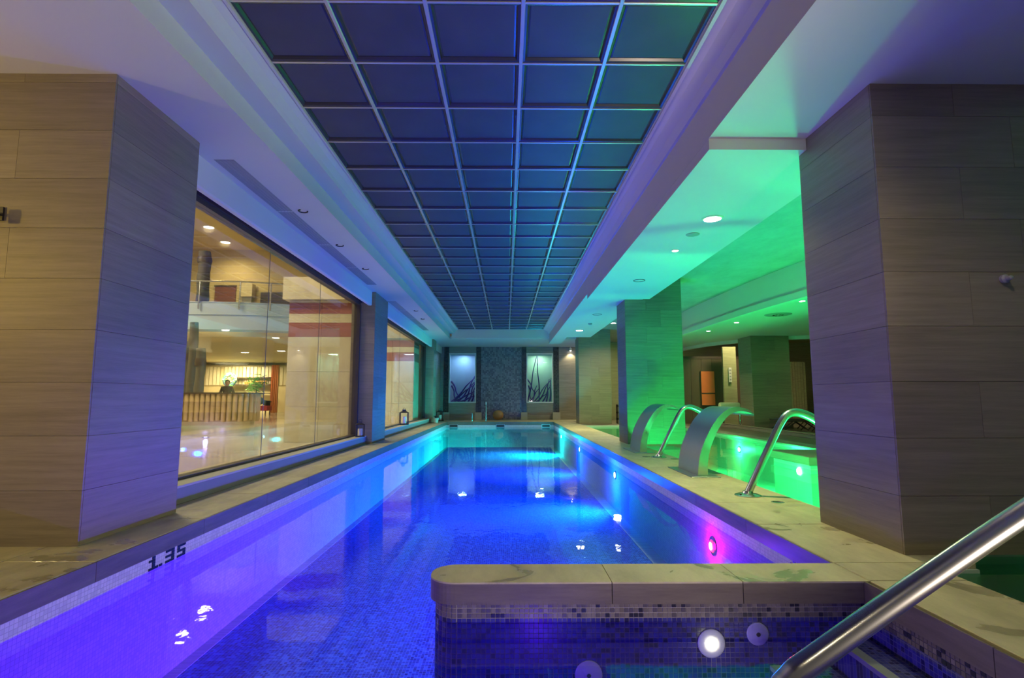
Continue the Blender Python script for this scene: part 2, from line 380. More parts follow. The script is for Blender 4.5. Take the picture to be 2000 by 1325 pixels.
# ------------------------------------------------------------------ pool shells
def pool_face(name, mb, mat, lab): return struct(name, mb, mat, lab, 'pool wall')
pool_face('wall_pool_left', MB().box(XL-0.12, XL+0.001, YN, YE+0.1, FZ-0.1, -CT), M['white_tile_x'], 'white mosaic wall of the long pool below the left coping')
pool_face('wall_pool_right', MB().box(XR-0.001, XR+0.12, 3.27, YE+0.1, FZ-0.1, -CT), M['white_tile_x'], 'white mosaic wall of the long pool with the underwater lamps')
pool_face('wall_pool_end', MB().box(XL, XR, YE-0.001, YE+0.1, FZ-0.1, -CT), M['white_tile_y'], 'white mosaic wall at the far end of the long pool')
pf = struct('floor_pool', MB().box(XL-0.1, XR+0.1, YN, YE+0.1, FZ-0.1, FZ), M['blue_mosaic_floor'], 'blue mosaic floor of the long pool', 'pool floor')
for nm, a in (('gutter', (XR-0.17, XR-0.001, 3.45, YE)), ('gutter', (XL+0.001, XL+0.10, YN, YE))):
    MB().box(a[0], a[1], a[2], a[3], FZ, FZ+0.006).build('border_strip', M['white_tile_x'], pf)
# tiled coping face is the slab thickness itself; dark face slabs set just under the deck edge
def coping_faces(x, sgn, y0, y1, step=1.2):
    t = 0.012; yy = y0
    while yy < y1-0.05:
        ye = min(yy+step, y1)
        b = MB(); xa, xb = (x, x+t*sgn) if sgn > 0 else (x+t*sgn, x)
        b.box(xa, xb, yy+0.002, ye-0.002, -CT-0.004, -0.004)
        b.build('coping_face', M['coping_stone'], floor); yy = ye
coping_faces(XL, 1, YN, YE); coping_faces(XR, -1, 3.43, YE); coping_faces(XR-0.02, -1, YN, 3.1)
for i in range(4):
    xa = XL+0.012 + i*(XR-XL-0.024)/4; xb = XL+0.012+(i+1)*(XR-XL-0.024)/4
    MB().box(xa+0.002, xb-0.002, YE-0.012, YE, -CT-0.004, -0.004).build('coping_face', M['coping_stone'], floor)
# far inlets (skimmer mouths)
for x in (-2.22, -0.25, 1.67):
    t = thing('skimmer_inlet', {-2.22: 'leftmost dark slot skimmer in the far pool wall', -0.25: 'middle dark slot skimmer in the far pool wall', 1.67: 'rightmost dark slot skimmer in the far pool wall'}[x], 'skimmer', (x, YE-0.014, -0.16), group='skimmers in the far pool wall')
    MB().box(-0.16, 0.16, -0.012, 0, -0.045, 0.045).build('opening', M['black'], t)
    MB().box(-0.18, 0.18, -0.008, 0.002, 0.045, 0.06).box(-0.18, 0.18, -0.008, 0.002, -0.06, -0.045).box(-0.18,-0.16,-0.008,0.002,-0.045,0.045).box(0.16,0.18,-0.008,0.002,-0.045,0.045).build('rim', M['steel_dull'], t)

# depth marker digits in dark mosaic
GL = {'1': ["010","110","010","010","111"], '.': ["0","0","0","0","1"], '3': ["111","001","111","001","111"], '5': ["111","100","111","001","111"]}
def marker(x, y0, dirn, name, label):
    t = thing(name, label, 'depth marker', (x, y0, -0.128))
    s, sy = 0.0185, 0.036; pos = 0
    me = MB().box(-0.003, 0.003, -sy*0.45, sy*0.45, -s*0.45, s*0.45).mesh('mosaic_tile', [M['digit_tile']])
    for ch in '1.35':
        g = GL[ch]
        for r, row in enumerate(g):
            for c, b in enumerate(row):
                if b == '1': put('mosaic_tile', me, t, (0, dirn*(pos+c+0.5)*sy, -(r+0.5)*s))
        pos += len(g[0])+1 if ch != '1' else len(g[0])
        if ch == '1': pos += 0.3
    return t
marker(XL+0.003, 4.02, 1, 'depth_marker', 'dark mosaic depth number 1.35 at the waterline of the left pool wall')
marker(XR-0.003, 3.95, -1, 'depth_marker', 'dark mosaic depth number at the right waterline beside the low dividing wall')

# ------------------------------------------------------------------ dividing wall (peninsula)
PX0, PY0, PY1 = -0.43, 3.10, 3.43
pen = thing('dividing_wall', 'low mosaic dividing wall with rounded stone coping reaching into the pool', 'wall', (0,0,0))
def capsule(x0, x1, y0, y1, r, n=10):
    pts = [(x1, y0), (x1, y1)]
    cy0, cy1 = y0+r, y1-r
    pts += [(x0+r-r*math.sin(a), cy1+r*math.cos(a)) for a in [PI/2*i/n for i in range(n+1)]]
    pts += [(x0+r-r*math.cos(a), cy0-r*math.sin(a)) for a in [PI/2*i/n for i in range(n+1)]]
    return pts
core = capsule(PX0+0.03, XR, PY0+0.03, PY1-0.02, 0.13)
MB().prism(core, 'Z', FZ, -CT).build('wall_core', M['tile_grout'], pen, smooth=False)
edges = [PX0, 0.58, 1.30, XR]
for i in range(3):
    if i == 0: poly = capsule(edges[0], edges[1]-0.002, PY0, PY1, 0.15)
    else: poly = [(edges[i]+0.002, PY0), (edges[i+1]-(0.002 if i < 2 else 0), PY0), (edges[i+1]-(0.002 if i < 2 else 0), PY1), (edges[i]+0.002, PY1)]
    b = MB()
    cx = sum(p[0] for p in poly)/len(poly); cy = sum(p[1] for p in poly)/len(poly)
    b.prism(poly, 'Z', -CT, -0.012, 1).prism(poly, 'Z', -0.012, -0.003, 0)
    o = b.build('coping_slab', [M['deck_stone'], M['coping_stone']], pen)
# individually laid mosaic tiles in the three rows above the water, more joined below
S = 0.0262
tm = [MB().slab(-0.0113, 0.0113, -0.002, 0.002, -0.0113, 0.0113, 0.0015).mesh('mosaic_tile', [m]) for m in M['tiles']]
yf = PY0+0.03
x = PX0+0.175; n = 0
while x < XR-0.01:
    for r in range(3):
        put('mosaic_tile', random.choices(tm, (5, 4, 2, 3))[0], pen, (x, yf-0.001, -CT-0.0145-r*S))
    x += S
# rounded end + lower rows
navy = [tile_mat('tile_navy', (0.03, 0.03, 0.20)), tile_mat('tile_blue', (0.05, 0.055, 0.27)), tile_mat('tile_ink', (0.02, 0.02, 0.08))]
low = MB()
x = PX0+0.175
while x < XR-0.01:
    for r in range(3, 33):
        low.box(x-0.0113, x+0.0113, yf-0.0025, yf+0.001, -CT-0.0145-r*S-0.0113, -CT-0.0145-r*S+0.0113, random.choice((0,0,1,1,2)))
    x += S
low.build('underwater_tile', navy, pen, kind='stuff')
end = MB()
rr = 0.13
for k in range(14):
    a = -PI/2 - (k+0.5)*PI/14
    cx0, cyc = PX0+0.03+rr, (PY0+0.03+PY1-0.02)/2
    px, py = cx0+rr*1.015*math.cos(a), cyc+(rr+0.01)*1.015*math.sin(a)
    ca, sa = math.cos(a), math.sin(a)
    for r in range(33):
        z = -CT-0.0145-r*S; h = 0.0113
        t = (-sa*h, ca*h)
        vs = []
        for dz in (-h, h):
            for ds in (-1, 1):
                for dn in (0, 0.002):
                    vs.append((px+ds*t[0]+ca*dn, py+ds*t[1]+sa*dn, z+dz))
        end.add(vs, [(0,1,3,2),(4,6,7,5),(0,4,5,1),(2,3,7,6),(1,5,7,3),(0,2,6,4)], random.choice((3,3,4) if r < 3 else (0,0,1,1,2)))
end.build('end_tile', navy + M['tiles'][:2], pen, kind='stuff')

# ------------------------------------------------------------------ entry bay: steps, right wall
pool_face('wall_bay_right', MB().box(XR-0.021, XR+0.1, YN, PY0+0.03, FZ-0.1, -CT), M['navy_mosaic_x'], 'dark mosaic wall below the near right coping')
bay_t = MB()
yy = 0.9
while yy < 3.11:
    for r in range(3):
        bay_t.box(XR-0.0245, XR-0.0205, yy-0.0113, yy+0.0113, -CT-0.0145-r*S-0.0113, -CT-0.0145-r*S+0.0113, random.choice((0,0,1,2,3)))
    yy += S
wbr = bpy.data.objects['wall_bay_right']
bay_t.build('mosaic_tile_band', M['tiles'], wbr, kind='stuff')
st = thing('pool_steps', 'mosaic entry steps with pale nosings under the big handrail', 'steps', (0,0,0))
def step(x0, x1, z):
    MB().box(x0, x1, YN, PY0+0.028, FZ, z).build('step', M['navy_mosaic_z'], st)
    MB().box(x0-0.004, x0+0.055, YN, PY0+0.02, z-0.02, z+0.004).build('nosing', M['sill_top'], st)
step(1.78, XR-0.022, -0.30); step(1.44, 1.779, -0.45); step(1.08, 1.439, -0.62); step(0.72, 1.079, -0.80)
def disc(x, y, z, lab, lit, r=0.075):
    t = thing('wall_jet' if not lit else 'wall_light', lab, 'pool fitting', (x, y, z))
    MB().lathe([(r,0),(r,-0.006),(r*0.88,-0.012),(r*0.5,-0.012)] if lit else [(r,0),(r,-0.006),(r*0.88,-0.012),(0.0,-0.013)], 28, axis='Y').build('plate', M['white_plastic'], t, smooth=True)
    if lit:
        MB().lathe([(r*0.42,-0.012),(r*0.38,-0.018),(0.0,-0.02)], 20, axis='Y').build('lens', M['lamp_warm'], t)
        light('wall_light_bulb', 'POINT', (0,-0.10,0), 0.25, (1,0.9,0.7), t, 0.03)
    else: MB().lathe([(0.012,-0.0125),(0.01,-0.017),(0.0,-0.017)], 12, axis='Y').build('screw', M['black'], t)
disc(1.122, 3.127, -0.334, 'round white lit fitting under water in the dividing wall', True, 0.075)
disc(1.379, 3.127, -0.286, 'round pale jet plate right of the lit fitting in the dividing wall', False, 0.06)
disc(0.448, 3.127, -0.494, 'round pale jet plate at the bottom edge of the photo in the dividing wall', False, 0.075)

# ------------------------------------------------------------------ water
o = MB().add([(XL+0.002,YN,WZ),(XR-0.002,YN,WZ),(XR-0.002,YE-0.002,WZ),(XL+0.002,YE-0.002,WZ)], [(0,1,2,3)]).build('pool_water', M['water'], recalc=False)
o['label'] = 'still blue and violet lit water filling the long pool'; o['category'] = 'water'; o['kind'] = 'stuff'
GZ = -0.06; GX1 = 6.15
gw = MB().add([(2.552,YN,GZ),(2.552,3.45,GZ),(2.882,3.45,GZ),(2.882,19.4,GZ),(3.3,20.2,GZ),(5.6,20.2,GZ),(GX1,19.0,GZ),(GX1,YN,GZ)], [tuple(range(7,-1,-1))])
o = gw.build('spa_water', M['water_green'], recalc=False); o['label'] = 'bright green lit water of the spa pool behind the right column'; o['category'] = 'water'; o['kind'] = 'stuff'
GF = -0.95
struct('floor_spa', MB().box(2.4, 6.4, YN, 20.5, GF-0.1, GF), M['green_tile_z'], 'pale tiled floor of the green spa pool', 'pool floor')
struct('wall_spa_light_block', MB().box(2.885, GX1-0.002, 3.75, 4.35, GF+0.001, -0.012), M['green_tile_x'], 'added tiled divider under the near right column, keeping green spa light off the near water', 'pool wall')  # unseen wall added to stop green spa light reaching the near water
struct('wall_spa_left', MB().box(2.86, 2.88, 3.43, 19.5, GF, -CT).box(2.53, 2.55, YN, 3.43, GF, -CT).box(2.55, 2.88, 3.41, 3.43, GF, -0.04), M['green_tile_x'], 'pale wall of the green spa pool under the deck', 'pool wall')
struct('wall_spa_right', MB().box(GX1, GX1+0.2, YN, 20.3, GF, -0.005), M['green_tile_x'], 'pale far side wall of the green spa pool', 'pool wall')
struct('wall_spa_end', MB().box(2.86, GX1, 20.2, 20.4, GF, -0.005), M['green_tile_x'], 'pale end wall of the green spa pool', 'pool wall')
struct('floor_hall', MB().box(GX1+0.2, 20, YN, 27, -0.2, 0).box(2.88, GX1+0.2, 20.4, 27, -0.2, 0), M['coping_stone'], 'dark stone floor of the hall beyond the green pool', 'floor')
# raised curb beyond the green pool
cb = thing('curb', 'low stone curb with metal edge beyond the green pool', 'curb', (7.55, 0, 0))
MB().slab(0, 0.35, 8, 21, 0, 0.10, 0.01).build('curb_stone', M['wall_stone'], cb)
MB().box(-0.01, 0.03, 8, 21, 0.10, 0.115).build('metal_edge', M['steel'], cb)
cb2 = thing('coping_curb', 'pale stone edge along the far side of the green pool', 'curb', (GX1, 0, 0))
for j in range(16): MB().slab(-0.03, 0.4, -2+j*1.4+0.003, -2+(j+1)*1.4-0.003 if j < 15 else 20.3, -0.02, 0.012, 0.004).build('coping_slab', M['wall_stone'], cb2)
# seat block in the green pool
sb = thing('pool_plinth', 'square stone plinth standing in the green pool beside the right column', 'plinth', (5.10, 8.75, 0))
MB().slab(-0.62, 0.62, -0.6, 0.6, 0.0, 0.13, 0.01).build('plinth_cap', M['column_stone'], sb)
MB().box(-0.58, 0.58, -0.56, 0.56, GF, 0.0).build('plinth_body', M['green_tile_x'], sb)

# ------------------------------------------------------------------ columns clad with stone slabs
def column(x0, x1, y0, y1, z1, label, faces=('F', 'S'), row=0.37, side='R', seed=0, grp='stone clad columns'):
    t = thing('stone_column', label, 'column', ((x0+x1)/2, (y0+y1)/2, 0), group=grp)
    ox, oy = (x0+x1)/2, (y0+y1)/2
    hx, hy = (x1-x0)/2, (y1-y0)/2; T = 0.014
    MB().box(-hx+T, hx-T, -hy+T, hy-T, 0, z1).build('core', M['grout'], t)
    z = 0; k = 0
    rng = random.Random(seed)
    while z < z1-0.01:
        ze = min(z+row, z1); g = 0.0012
        def tiles(a0, a1, n, off):
            L0 = a1-a0; cuts = [a0]
            if n > 1:
                s = L0/n
                for i in range(1, n): cuts.append(a0 + s*i + (s*0.25 if off else -s*0.25))
            cuts.append(a1); return list(zip(cuts[:-1], cuts[1:]))
        for (fc, a0, a1) in (('F', -hx, hx), ('B', -hx, hx), ('L', -hy+T, hy-T), ('R', -hy+T, hy-T)):
            n = 2 if (a1-a0) > 1.15 and z1 else 1
            for (c0, c1) in tiles(a0, a1, n, k % 2):
                d = rng.uniform(0, 0.0008)
                if fc == 'F': b = (c0+g, c1-g, -hy-d, -hy+T)
                elif fc == 'B': b = (c0+g, c1-g, hy-T, hy+d)
                elif fc == 'L': b = (-hx-d, -hx+T, c0+g, c1-g)
                else: b = (hx-T, hx+d, c0+g, c1-g)
                MB().box(b[0], b[1], b[2], b[3], z+g, ze-g).build('stone_panel', M['column_stone'], t)
        z = ze; k += 1
    return t
column(-4.7, -2.90, 3.84, 4.94, 3.4, 'big stone clad column nearest on the left, by the depth number', seed=1)
column(-3.5, -2.97, 12.2, 13.5, 3.4, 'slim stone clad column between the two left windows', seed=2)
column(-3.5, -2.97, 22.2, 23.0, 3.4, 'far left stone clad column beyond the second window', seed=3)
column(2.55, 4.1, 3.58, 4.52, 3.2, 'big dark stone clad column nearest on the right', seed=4)
column(2.65, 3.92, 12.0, 12.9, 3.72, 'green lit stone clad column behind the steel cascades', seed=5)
column(2.85, 4.12, 21.4, 22.4, 3.72, 'yellow lit stone clad column at the far right end of the pool', seed=6)

# ------------------------------------------------------------------ ceiling
HG = 3.75
ce = MB()
# left soffit, wide near the camera
ce.box(-7.5, -2.6, YN, 4.94, 3.4, 3.5).box(-3.05, -2.6, 4.94, YB+0.1, 3.4, 3.5)
# header beam over the windows
ce.prism([(-3.05,3.5),(-3.05,3.10),(-3.07,3.085),(-3.12,3.085),(-3.14,3.22),(-3.5,3.22),(-3.5,4.4),(-3.05,4.4)], 'Y', 4.94, YB)
# left stepped tray edge
YT = 21.72
ce.prism([(-2.29,3.4),(-2.29,3.60),(-2.09,3.60),(-2.07,3.64),(-2.02,3.70),(-1.955,3.735),(-1.955,3.72),(-1.93,3.72),(-1.93,3.9),(-2.6,3.9),(-2.6,3.4)], 'Y', YN, YT+0.3)
# right edge
ce.prism([(1.72,3.2),(1.72,3.57),(1.69,3.57),(1.65,3.64),(1.58,3.71),(1.515,3.74),(1.515,3.72),(1.485,3.72),(1.485,3.9),(2.2,3.9),(2.2,3.2)], 'Y', YN, YT+0.3)
# far end
ce.box(-2.2, 1.75, YT, YT+0.3, 3.405, 3.9).box(-2.6, 3.3, YT+0.3, YB+0.1, 3.4, 3.5)
# right soffits: high near, low slab, high again
ce.box(2.2, 9, YN, 4.4, 3.2, 3.3).box(2.2, 3.05, 11.4, 19.6, 3.2, 3.3)
ce.box(1.721, 3.05, 4.4, 11.4, 3.1, 3.199)
ce.box(2.2, 3.05, 4.5, 19.6, 3.3, 4.2).box(3.0, 3.05, 4.4, 11.4, 3.19, 3.4)
ce.box(2.9, 9, YN, 4.5, 3.3, 4.2)
ceiling = struct('ceiling', ce, M['plaster'], 'white plaster ceiling with a stepped tray over the pool', 'ceiling')
MB().box(-2.1, 1.6, YN, YT+0.1, HG+0.06, HG+0.12).build('ceiling_backing', M['black'], ceiling)
# panels and bars
gx0 = -1.945; pw = 3.435/5; ph = 0.698; gy0 = 3.523-ph*8
bw = 0.022
pm = MB()
hx, hy = pw/2-bw/2, ph/2-bw/2
# bevelled rim then recessed slate sheet
def ring4(a, z): return [(-hx+a,-hy+a,z),(hx-a,-hy+a,z),(hx-a,hy-a,z),(-hx+a,hy-a,z)]
vs = ring4(0, 0) + ring4(0.022, 0.004) + ring4(0.036, 0.022) + ring4(0.048, 0.020)
fs = [(k*4+i, (k+1)*4+i, (k+1)*4+(i+1) % 4, k*4+(i+1) % 4) for k in range(3) for i in range(4)]
pm.add(vs, fs, 1); pm.add(ring4(0.048, 0.020), [(3,2,1,0)], 0)
pmesh = pm.mesh('ceiling_panel', [M['panel'], M['panel_rim']])
rows = 34
for r in range(rows):
    for c in range(5):
        yc = gy0+ph*(r+0.5)
        put('ceiling_panel', pmesh, ceiling, (gx0+pw*(c+0.5), yc, HG+random.uniform(0, 0.002)))
bar_y = MB().prism([(-bw/2-0.004, 0.006), (-bw/2, -0.006), (bw/2, -0.006), (bw/2+0.004, 0.006)], 'Y', gy0, gy0+ph*rows)
for c in range(6):
    bmx = MB().slab(-0.015, 0.015, gy0, gy0+ph*rows, -0.010, 0.012, 0.003).mesh('grid_bar', [M['alu']])
    put('grid_bar', bmx, ceiling, (gx0+pw*c, 0, HG))
bme = MB().slab(gx0, gx0+5*pw, -0.010, 0.010, -0.006, 0.010, 0.002).mesh('cross_bar', [M['alu']])
for r in range(rows+1): put('cross_bar', bme, ceiling, (0, gy0+ph*r, HG))

# spa hall ceiling
struct('ceiling_spa', MB().box(3.05, 7.5, 4.5, 27, 3.72, 3.85), M['stucco'], 'mottled stucco ceiling lit green above the spa pool', 'ceiling')
near = [(7.0,4.5),(6.5,7),(6.1,9.2),(5.8,11.5),(5.65,14),(5.6,17),(5.7,20),(6.3,24)]
far = [(7.4,24),(7.6,21.5),(8.1,20.0),(9.0,18.8),(10.5,18.0),(13,17.4),(16,17.4),(20,18)]
cs = MB().prism([(p.x,p.y) for p in bez([(*p,0) for p in near], 4)] + [(p.x,p.y) for p in bez([(*p,0) for p in far], 4)] + [(20,4.5)], 'Z', 3.1, 3.9)
ring = struct('ceiling_ring', cs, M['plaster'], 'curved dropped ceiling with downlights around the spa pool', 'ceiling')
for pts in (near, far):
    q = [Vector((p.x,p.y,0)) for p in bez([(*p,0) for p in pts], 5)]; b = MB()
    for i in range(len(q)-1):
        d = (q[i+1]-q[i]).normalized(); nrm = Vector((-d.y, d.x, 0))*0.06
        a0, a1 = q[i], q[i+1]
        vs = [(a0.x-nrm.x,a0.y-nrm.y,2.98),(a1.x-nrm.x,a1.y-nrm.y,2.98),(a1.x+nrm.x,a1.y+nrm.y,2.98),(a0.x+nrm.x,a0.y+nrm.y,2.98)]
        vs += [(v[0],v[1],3.12) for v in vs]
        b.add(vs, [(0,3,2,1),(4,5,6,7),(0,1,5,4),(1,2,6,5),(2,3,7,6),(3,0,4,7)])
    b.build('edge_moulding', M['plaster'], ring)
struct('ceiling_hall', MB().box(6.5, 20, 17.4, 27, 3.7, 3.8), M['cream'], 'plain ceiling of the hall beyond the spa pool', 'ceiling')

# ------------------------------------------------------------------ left windows
def window(nm, y0, y1, seams, label):
    t = MB(); X0, X1 = -3.42, -3.30; zb, zt = 0.17, 3.09
    t.box(X0, X1, y0, y1, zt, 3.22).box(X0, X1+0.02, y0, y1, zt+0.06, zt+0.075)
    t.box(X0, X1+0.01, y0, y0+0.06, zb, zt).box(X0, X1+0.01, y1-0.07, y1, zb, zt).box(X0, X1, y0, y1, zb, zb+0.035)
    wn = struct(nm, t, M['bronze'], label, 'window')
    MB().box(-3.5, -3.10, y0, y1, 0, 0.15).build('sill_wall', M['sill'], wn)
    MB().slab(-3.5, -3.09, y0, y1, 0.15, 0.175, 0.004).build('sill_board', M['sill_top'], wn)
    cuts = [y0+0.06] + seams + [y1-0.07]
    for a, b in zip(cuts[:-1], cuts[1:]):
        MB().box(-3.365, -3.355, a+0.004, b-0.004, zb+0.035, zt).build('pane', M['glass'], wn)
    for s in seams: MB().box(-3.363, -3.357, s-0.004, s+0.004, zb+0.035, zt).build('glass_joint', M['sill'], wn)
    return wn
window('window_1', 4.94, 12.2, [7.6, 9.7], 'large glazed window between the two nearest left columns, looking into the lobby')
window('window_2', 13.5, 22.2, [17.1, 19.7], 'second glazed window on the left, farther down the pool')
struct('wall_left', MB().box(-3.6, -3.10, 23.0, YB, 0, 3.4), M['wall_stone'], 'short stone wall at the far left end', 'wall')
# vents in the left soffit
def vent(y0, y1, n, label):
    t = thing('ceiling_vent', label, 'vent', (-2.86, (y0+y1)/2, 3.4), group='long linear vents in the left soffit'); h = (y1-y0)/2
    MB().box(-0.10, 0.10, -h, h, -0.004, 0.002).build('vent_frame', M['vent'], t)
    for i in range(5): MB().box(-0.09+i*0.04, -0.07+i*0.04, -h+0.02, h-0.02, -0.008, -0.004).build('slat', M['vent'], t)
    for i in range(1, n): MB().box(-0.1, 0.1, -h+2*h*i/n-0.008, -h+2*h*i/n+0.008, -0.009, -0.003).build('joint', M['white_plastic'], t)
vent(5.3, 11.4, 4, 'long grey linear vent in the soffit above the first left window')
vent(13.4, 19.2, 4, 'long grey linear vent in the soffit above the second left window')

# ------------------------------------------------------------------ back wall with niches
bwall = MB()
bwall.box(-3.3, -2.92, YB, YB+0.2, 0, 3.4).box(2.47, 3.6, YB, YB+0.2, 0, 3.4)
bwall.box(-2.70, -1.42, YB-0.02, YB+0.12, 0, 0.79).box(-2.70, -1.42, YB-0.02, YB+0.12, 3.09, 3.4)
bwall.box(0.94, 2.2, YB-0.02, YB+0.12, 0, 0.79).box(0.94, 2.2, YB-0.02, YB+0.12, 3.09, 3.4)
back = struct('wall_back', bwall, M['wall_stone'], 'stone wall at the far end of the pool hall', 'wall')
MB().box(-1.19, 0.72, YB, YB+0.2, 0, 3.4).build('mosaic_field', M['grey_mosaic'], back)
for a, b in ((-2.92, -2.70), (-1.42, -1.19), (0.72, 0.94), (2.2, 2.47)):
    MB().box(a, b, YB-0.05, YB+0.15, 0.34, 3.4).build('mosaic_strip', M['dark_mosaic'], back)
    MB().slab(a-0.04, b+0.04, YB-0.14, YB+0.1, 0, 0.34, 0.008).build('plinth_block', M['sill_top'], back)
for a, b in ((-2.70, -1.42), (0.94, 2.2)):
    MB().box(a+0.02, b-0.02, YB-0.035, YB-0.019, 0.02, 0.24).build('stone_panel', M['wall_stone'], back)
    MB().box(a+0.02, b-0.02, YB-0.035, YB-0.019, 0.26, 0.76).build('stone_panel', M['wall_stone'], back)
def niche(nm, a, b, label, lampc, seed):
    t = MB().box(a, b, YB-0.05, YB+0.02, 0.77, 0.83).box(a, b, YB-0.05, YB+0.02, 3.05, 3.11).box(a, a+0.05, YB-0.05, YB+0.02, 0.83, 3.05).box(b-0.05, b, YB-0.05, YB+0.02, 0.83, 3.05)
    wn = struct(nm, t, M['white_plastic'], label, 'window')
    MB().box(a+0.05, b-0.05, YB-0.01, YB, 0.83, 3.05).build('pane', M['niche_glass'], wn)
    MB().box(a, b, YB+0.9, YB+0.95, 0.7, 3.2).box(a-0.03, a, YB, YB+0.95, 0.7, 3.2).box(b, b+0.03, YB, YB+0.95, 0.7, 3.2).box(a, b, YB, YB+0.95, 0.7, 0.80).box(a, b, YB, YB+0.95, 3.12, 3.2).build('niche_box', M['pale'], wn)
    return wn
niche('window_3', -2.70, -1.42, 'left display niche with violet branches behind glass', None, 1)
niche('window_4', 0.94, 2.2, 'right display niche with violet branches behind glass', None, 2)
def twig(x0, z0, x1, z1, y, r, lab):
    p = bez([(x0, y, z0), ((x0*2+x1)/3+0.03, y+0.06, (2*z0+z1)/3), ((x0+2*x1)/3-0.03, y-0.04, (z0+2*z1)/3), (x1, y+0.02, z1)], 5)
    b = MB().tube(p, [r*(1-0.6*i/len(p)) for i in range(len(p))], 7).build('branch', M['branch'], None, smooth=True)
    b['label'] = lab; b['category'] = 'branch'; b['group'] = 'violet branches in the display niches'
LB = 'violet branch standing in the left display niche'; RB = 'violet branch standing in the right display niche'
for q in ((-2.6,0.82,-1.55,1.6),(-2.55,0.84,-1.5,1.95),(-2.62,1.8,-2.2,1.0),(-2.6,1.6,-2.35,0.85),(-2.5,0.82,-1.5,1.3),(-2.3,0.82,-1.52,1.75),(-2.0,0.82,-1.5,2.05),(-1.8,0.82,-1.5,1.7),(-2.2,0.82,-1.5,1.1),(-1.65,0.82,-1.5,1.5)):
    twig(q[0],q[1],q[2],q[3],YB+0.25+random.uniform(-0.1,0.2),0.045,LB)
for q in ((1.0,0.82,1.45,3.0),(1.55,0.84,1.5,3.0),(1.0,1.9,1.4,1.2),(1.05,1.6,1.2,0.85),(1.1,0.82,1.6,1.5),(1.3,0.82,1.95,1.7),(1.5,0.82,2.1,1.85),(1.2,0.82,1.45,1.6),(1.7,0.82,2.1,1.6),(1.9,0.82,2.05,1.9),(2.05,0.82,2.12,1.95),(1.4,0.82,1.9,1.2)):
    twig(q[0],q[1],q[2],q[3],YB+0.25+random.uniform(-0.1,0.2),0.036,RB)
light('niche_lamp', 'AREA', (-2.06, YB+0.45, 3.08), 22, (0.35,0.6,1.0), None, 0.4)
light('niche_lamp', 'AREA', (1.57, YB+0.45, 3.08), 22, (0.6,1.0,0.55), None, 0.4)
# ball, shower posts, wall spot
t = thing('straw_ball', 'round woven straw ball on the deck before the grey mosaic wall', 'ball', (-0.38, 25.25, 0))
MB().sphere((0,0,0.225), 0.235, 28, 16, (1.05,1,0.93)).build('ball_shell', M['terracotta'], t, smooth=True)
MB().tube([(0.235*math.cos(a), 0.235*math.sin(a), 0.225) for a in [2*PI*i/24 for i in range(25)]], 0.008, 6).build('band', M['terracotta'], t)
t = thing('shower_post', 'slim steel post with a knob at the far pool edge', 'post', (-0.87, 23.42, 0))
MB().lathe([(0.05,0),(0.05,0.015),(0.018,0.02),(0.018,0.72)], 14).build('pole', M['steel'], t, smooth=True)
MB().tube([(0,0,0.72),(0,-0.02,0.80),(0,-0.06,0.83)], 0.022, 10).build('knob', M['white_plastic'], t)
t = thing('rail_post', 'short steel post at the far pool edge left of the knobbed one', 'post', (-1.46, 23.4, 0))
MB().lathe([(0.04,0),(0.04,0.015),(0.016,0.02),(0.016,0.35),(0.02,0.36),(0.0,0.38)], 12).build('pole', M['steel'], t, smooth=True)
t = thing('wall_spot', 'small lit spot lamp under the soffit at the far right wall', 'lamp', (3.02, YB-0.12, 3.22))
MB().lathe([(0.05,0),(0.06,0.06),(0.05,0.12),(0.02,0.17)], 14).build('housing', M['white_plastic'], t, smooth=True)
MB().lathe([(0.042,-0.004),(0.0,-0.006)], 14).build('lens', M['lamp_white'], t)
light('wall_spot_bulb', 'SPOT', (0,-0.02,-0.03), 35, (1,0.85,0.5), t, 0.03, spot=110)

# ------------------------------------------------------------------ lanterns, pot
def lantern(loc, s, label, rz=0.3):
    t = thing('candle_lantern', label, 'lantern', loc, rz)
    h = s; a = s*0.26
    MB().slab(-a, a, -a, a, 0, h*0.07, 0.004).build('base', M['black'], t)
    for sx in (-1, 1):
        for sy in (-1, 1): MB().box(sx*a*0.9-0.011, sx*a*0.9+0.011, sy*a*0.9-0.011, sy*a*0.9+0.011, h*0.07, h*0.7).build('post', M['black'], t)
    b = MB(); b.add([(-a,-a,h*0.7),(a,-a,h*0.7),(a,a,h*0.7),(-a,a,h*0.7),(-a*1.05,-a*1.05,h*0.72),(a*1.05,-a*1.05,h*0.72),(a*1.05,a*1.05,h*0.72),(-a*1.05,a*1.05,h*0.72),(-a*0.5,-a*0.5,h*0.8),(a*0.5,-a*0.5,h*0.8),(a*0.5,a*0.5,h*0.8),(-a*0.5,a*0.5,h*0.8)],
        [(3,2,1,0)]+[(k*4+i,k*4+(i+1)%4,(k+1)*4+(i+1)%4,(k+1)*4+i) for k in range(2) for i in range(4)]+[(8,9,10,11)])
    b.box(-a*0.42, a*0.42, -a*0.42, a*0.42, h*0.8, h*0.9); b.build('roof', M['black'], t)
    MB().tube([(0.035*math.cos(q), 0, h*0.93+0.035*math.sin(q)) for q in [2*PI*i/14 for i in range(15)]], 0.005, 6).build('ring_handle', M['black'], t)
    MB().lathe([(a*0.5,h*0.07),(a*0.5,h*0.48),(a*0.1,h*0.485),(0.0,h*0.49)], 18).build('candle', M['candle'], t, smooth=True)
lantern((-3.20, 17.2, 0.176), 0.52, 'black candle lantern on the sill of the second left window')
lantern((-3.14, 11.85, 0.176), 0.36, 'black candle lantern on the sill beside the slim left column')
lantern((-2.92, 24.2, 0.0), 0.55, 'black candle lantern on the deck in the far left corner')
t = thing('plant_pot', 'small pot with a dark plant at the foot of the far left column', 'pot', (-2.82, 22.0, 0))
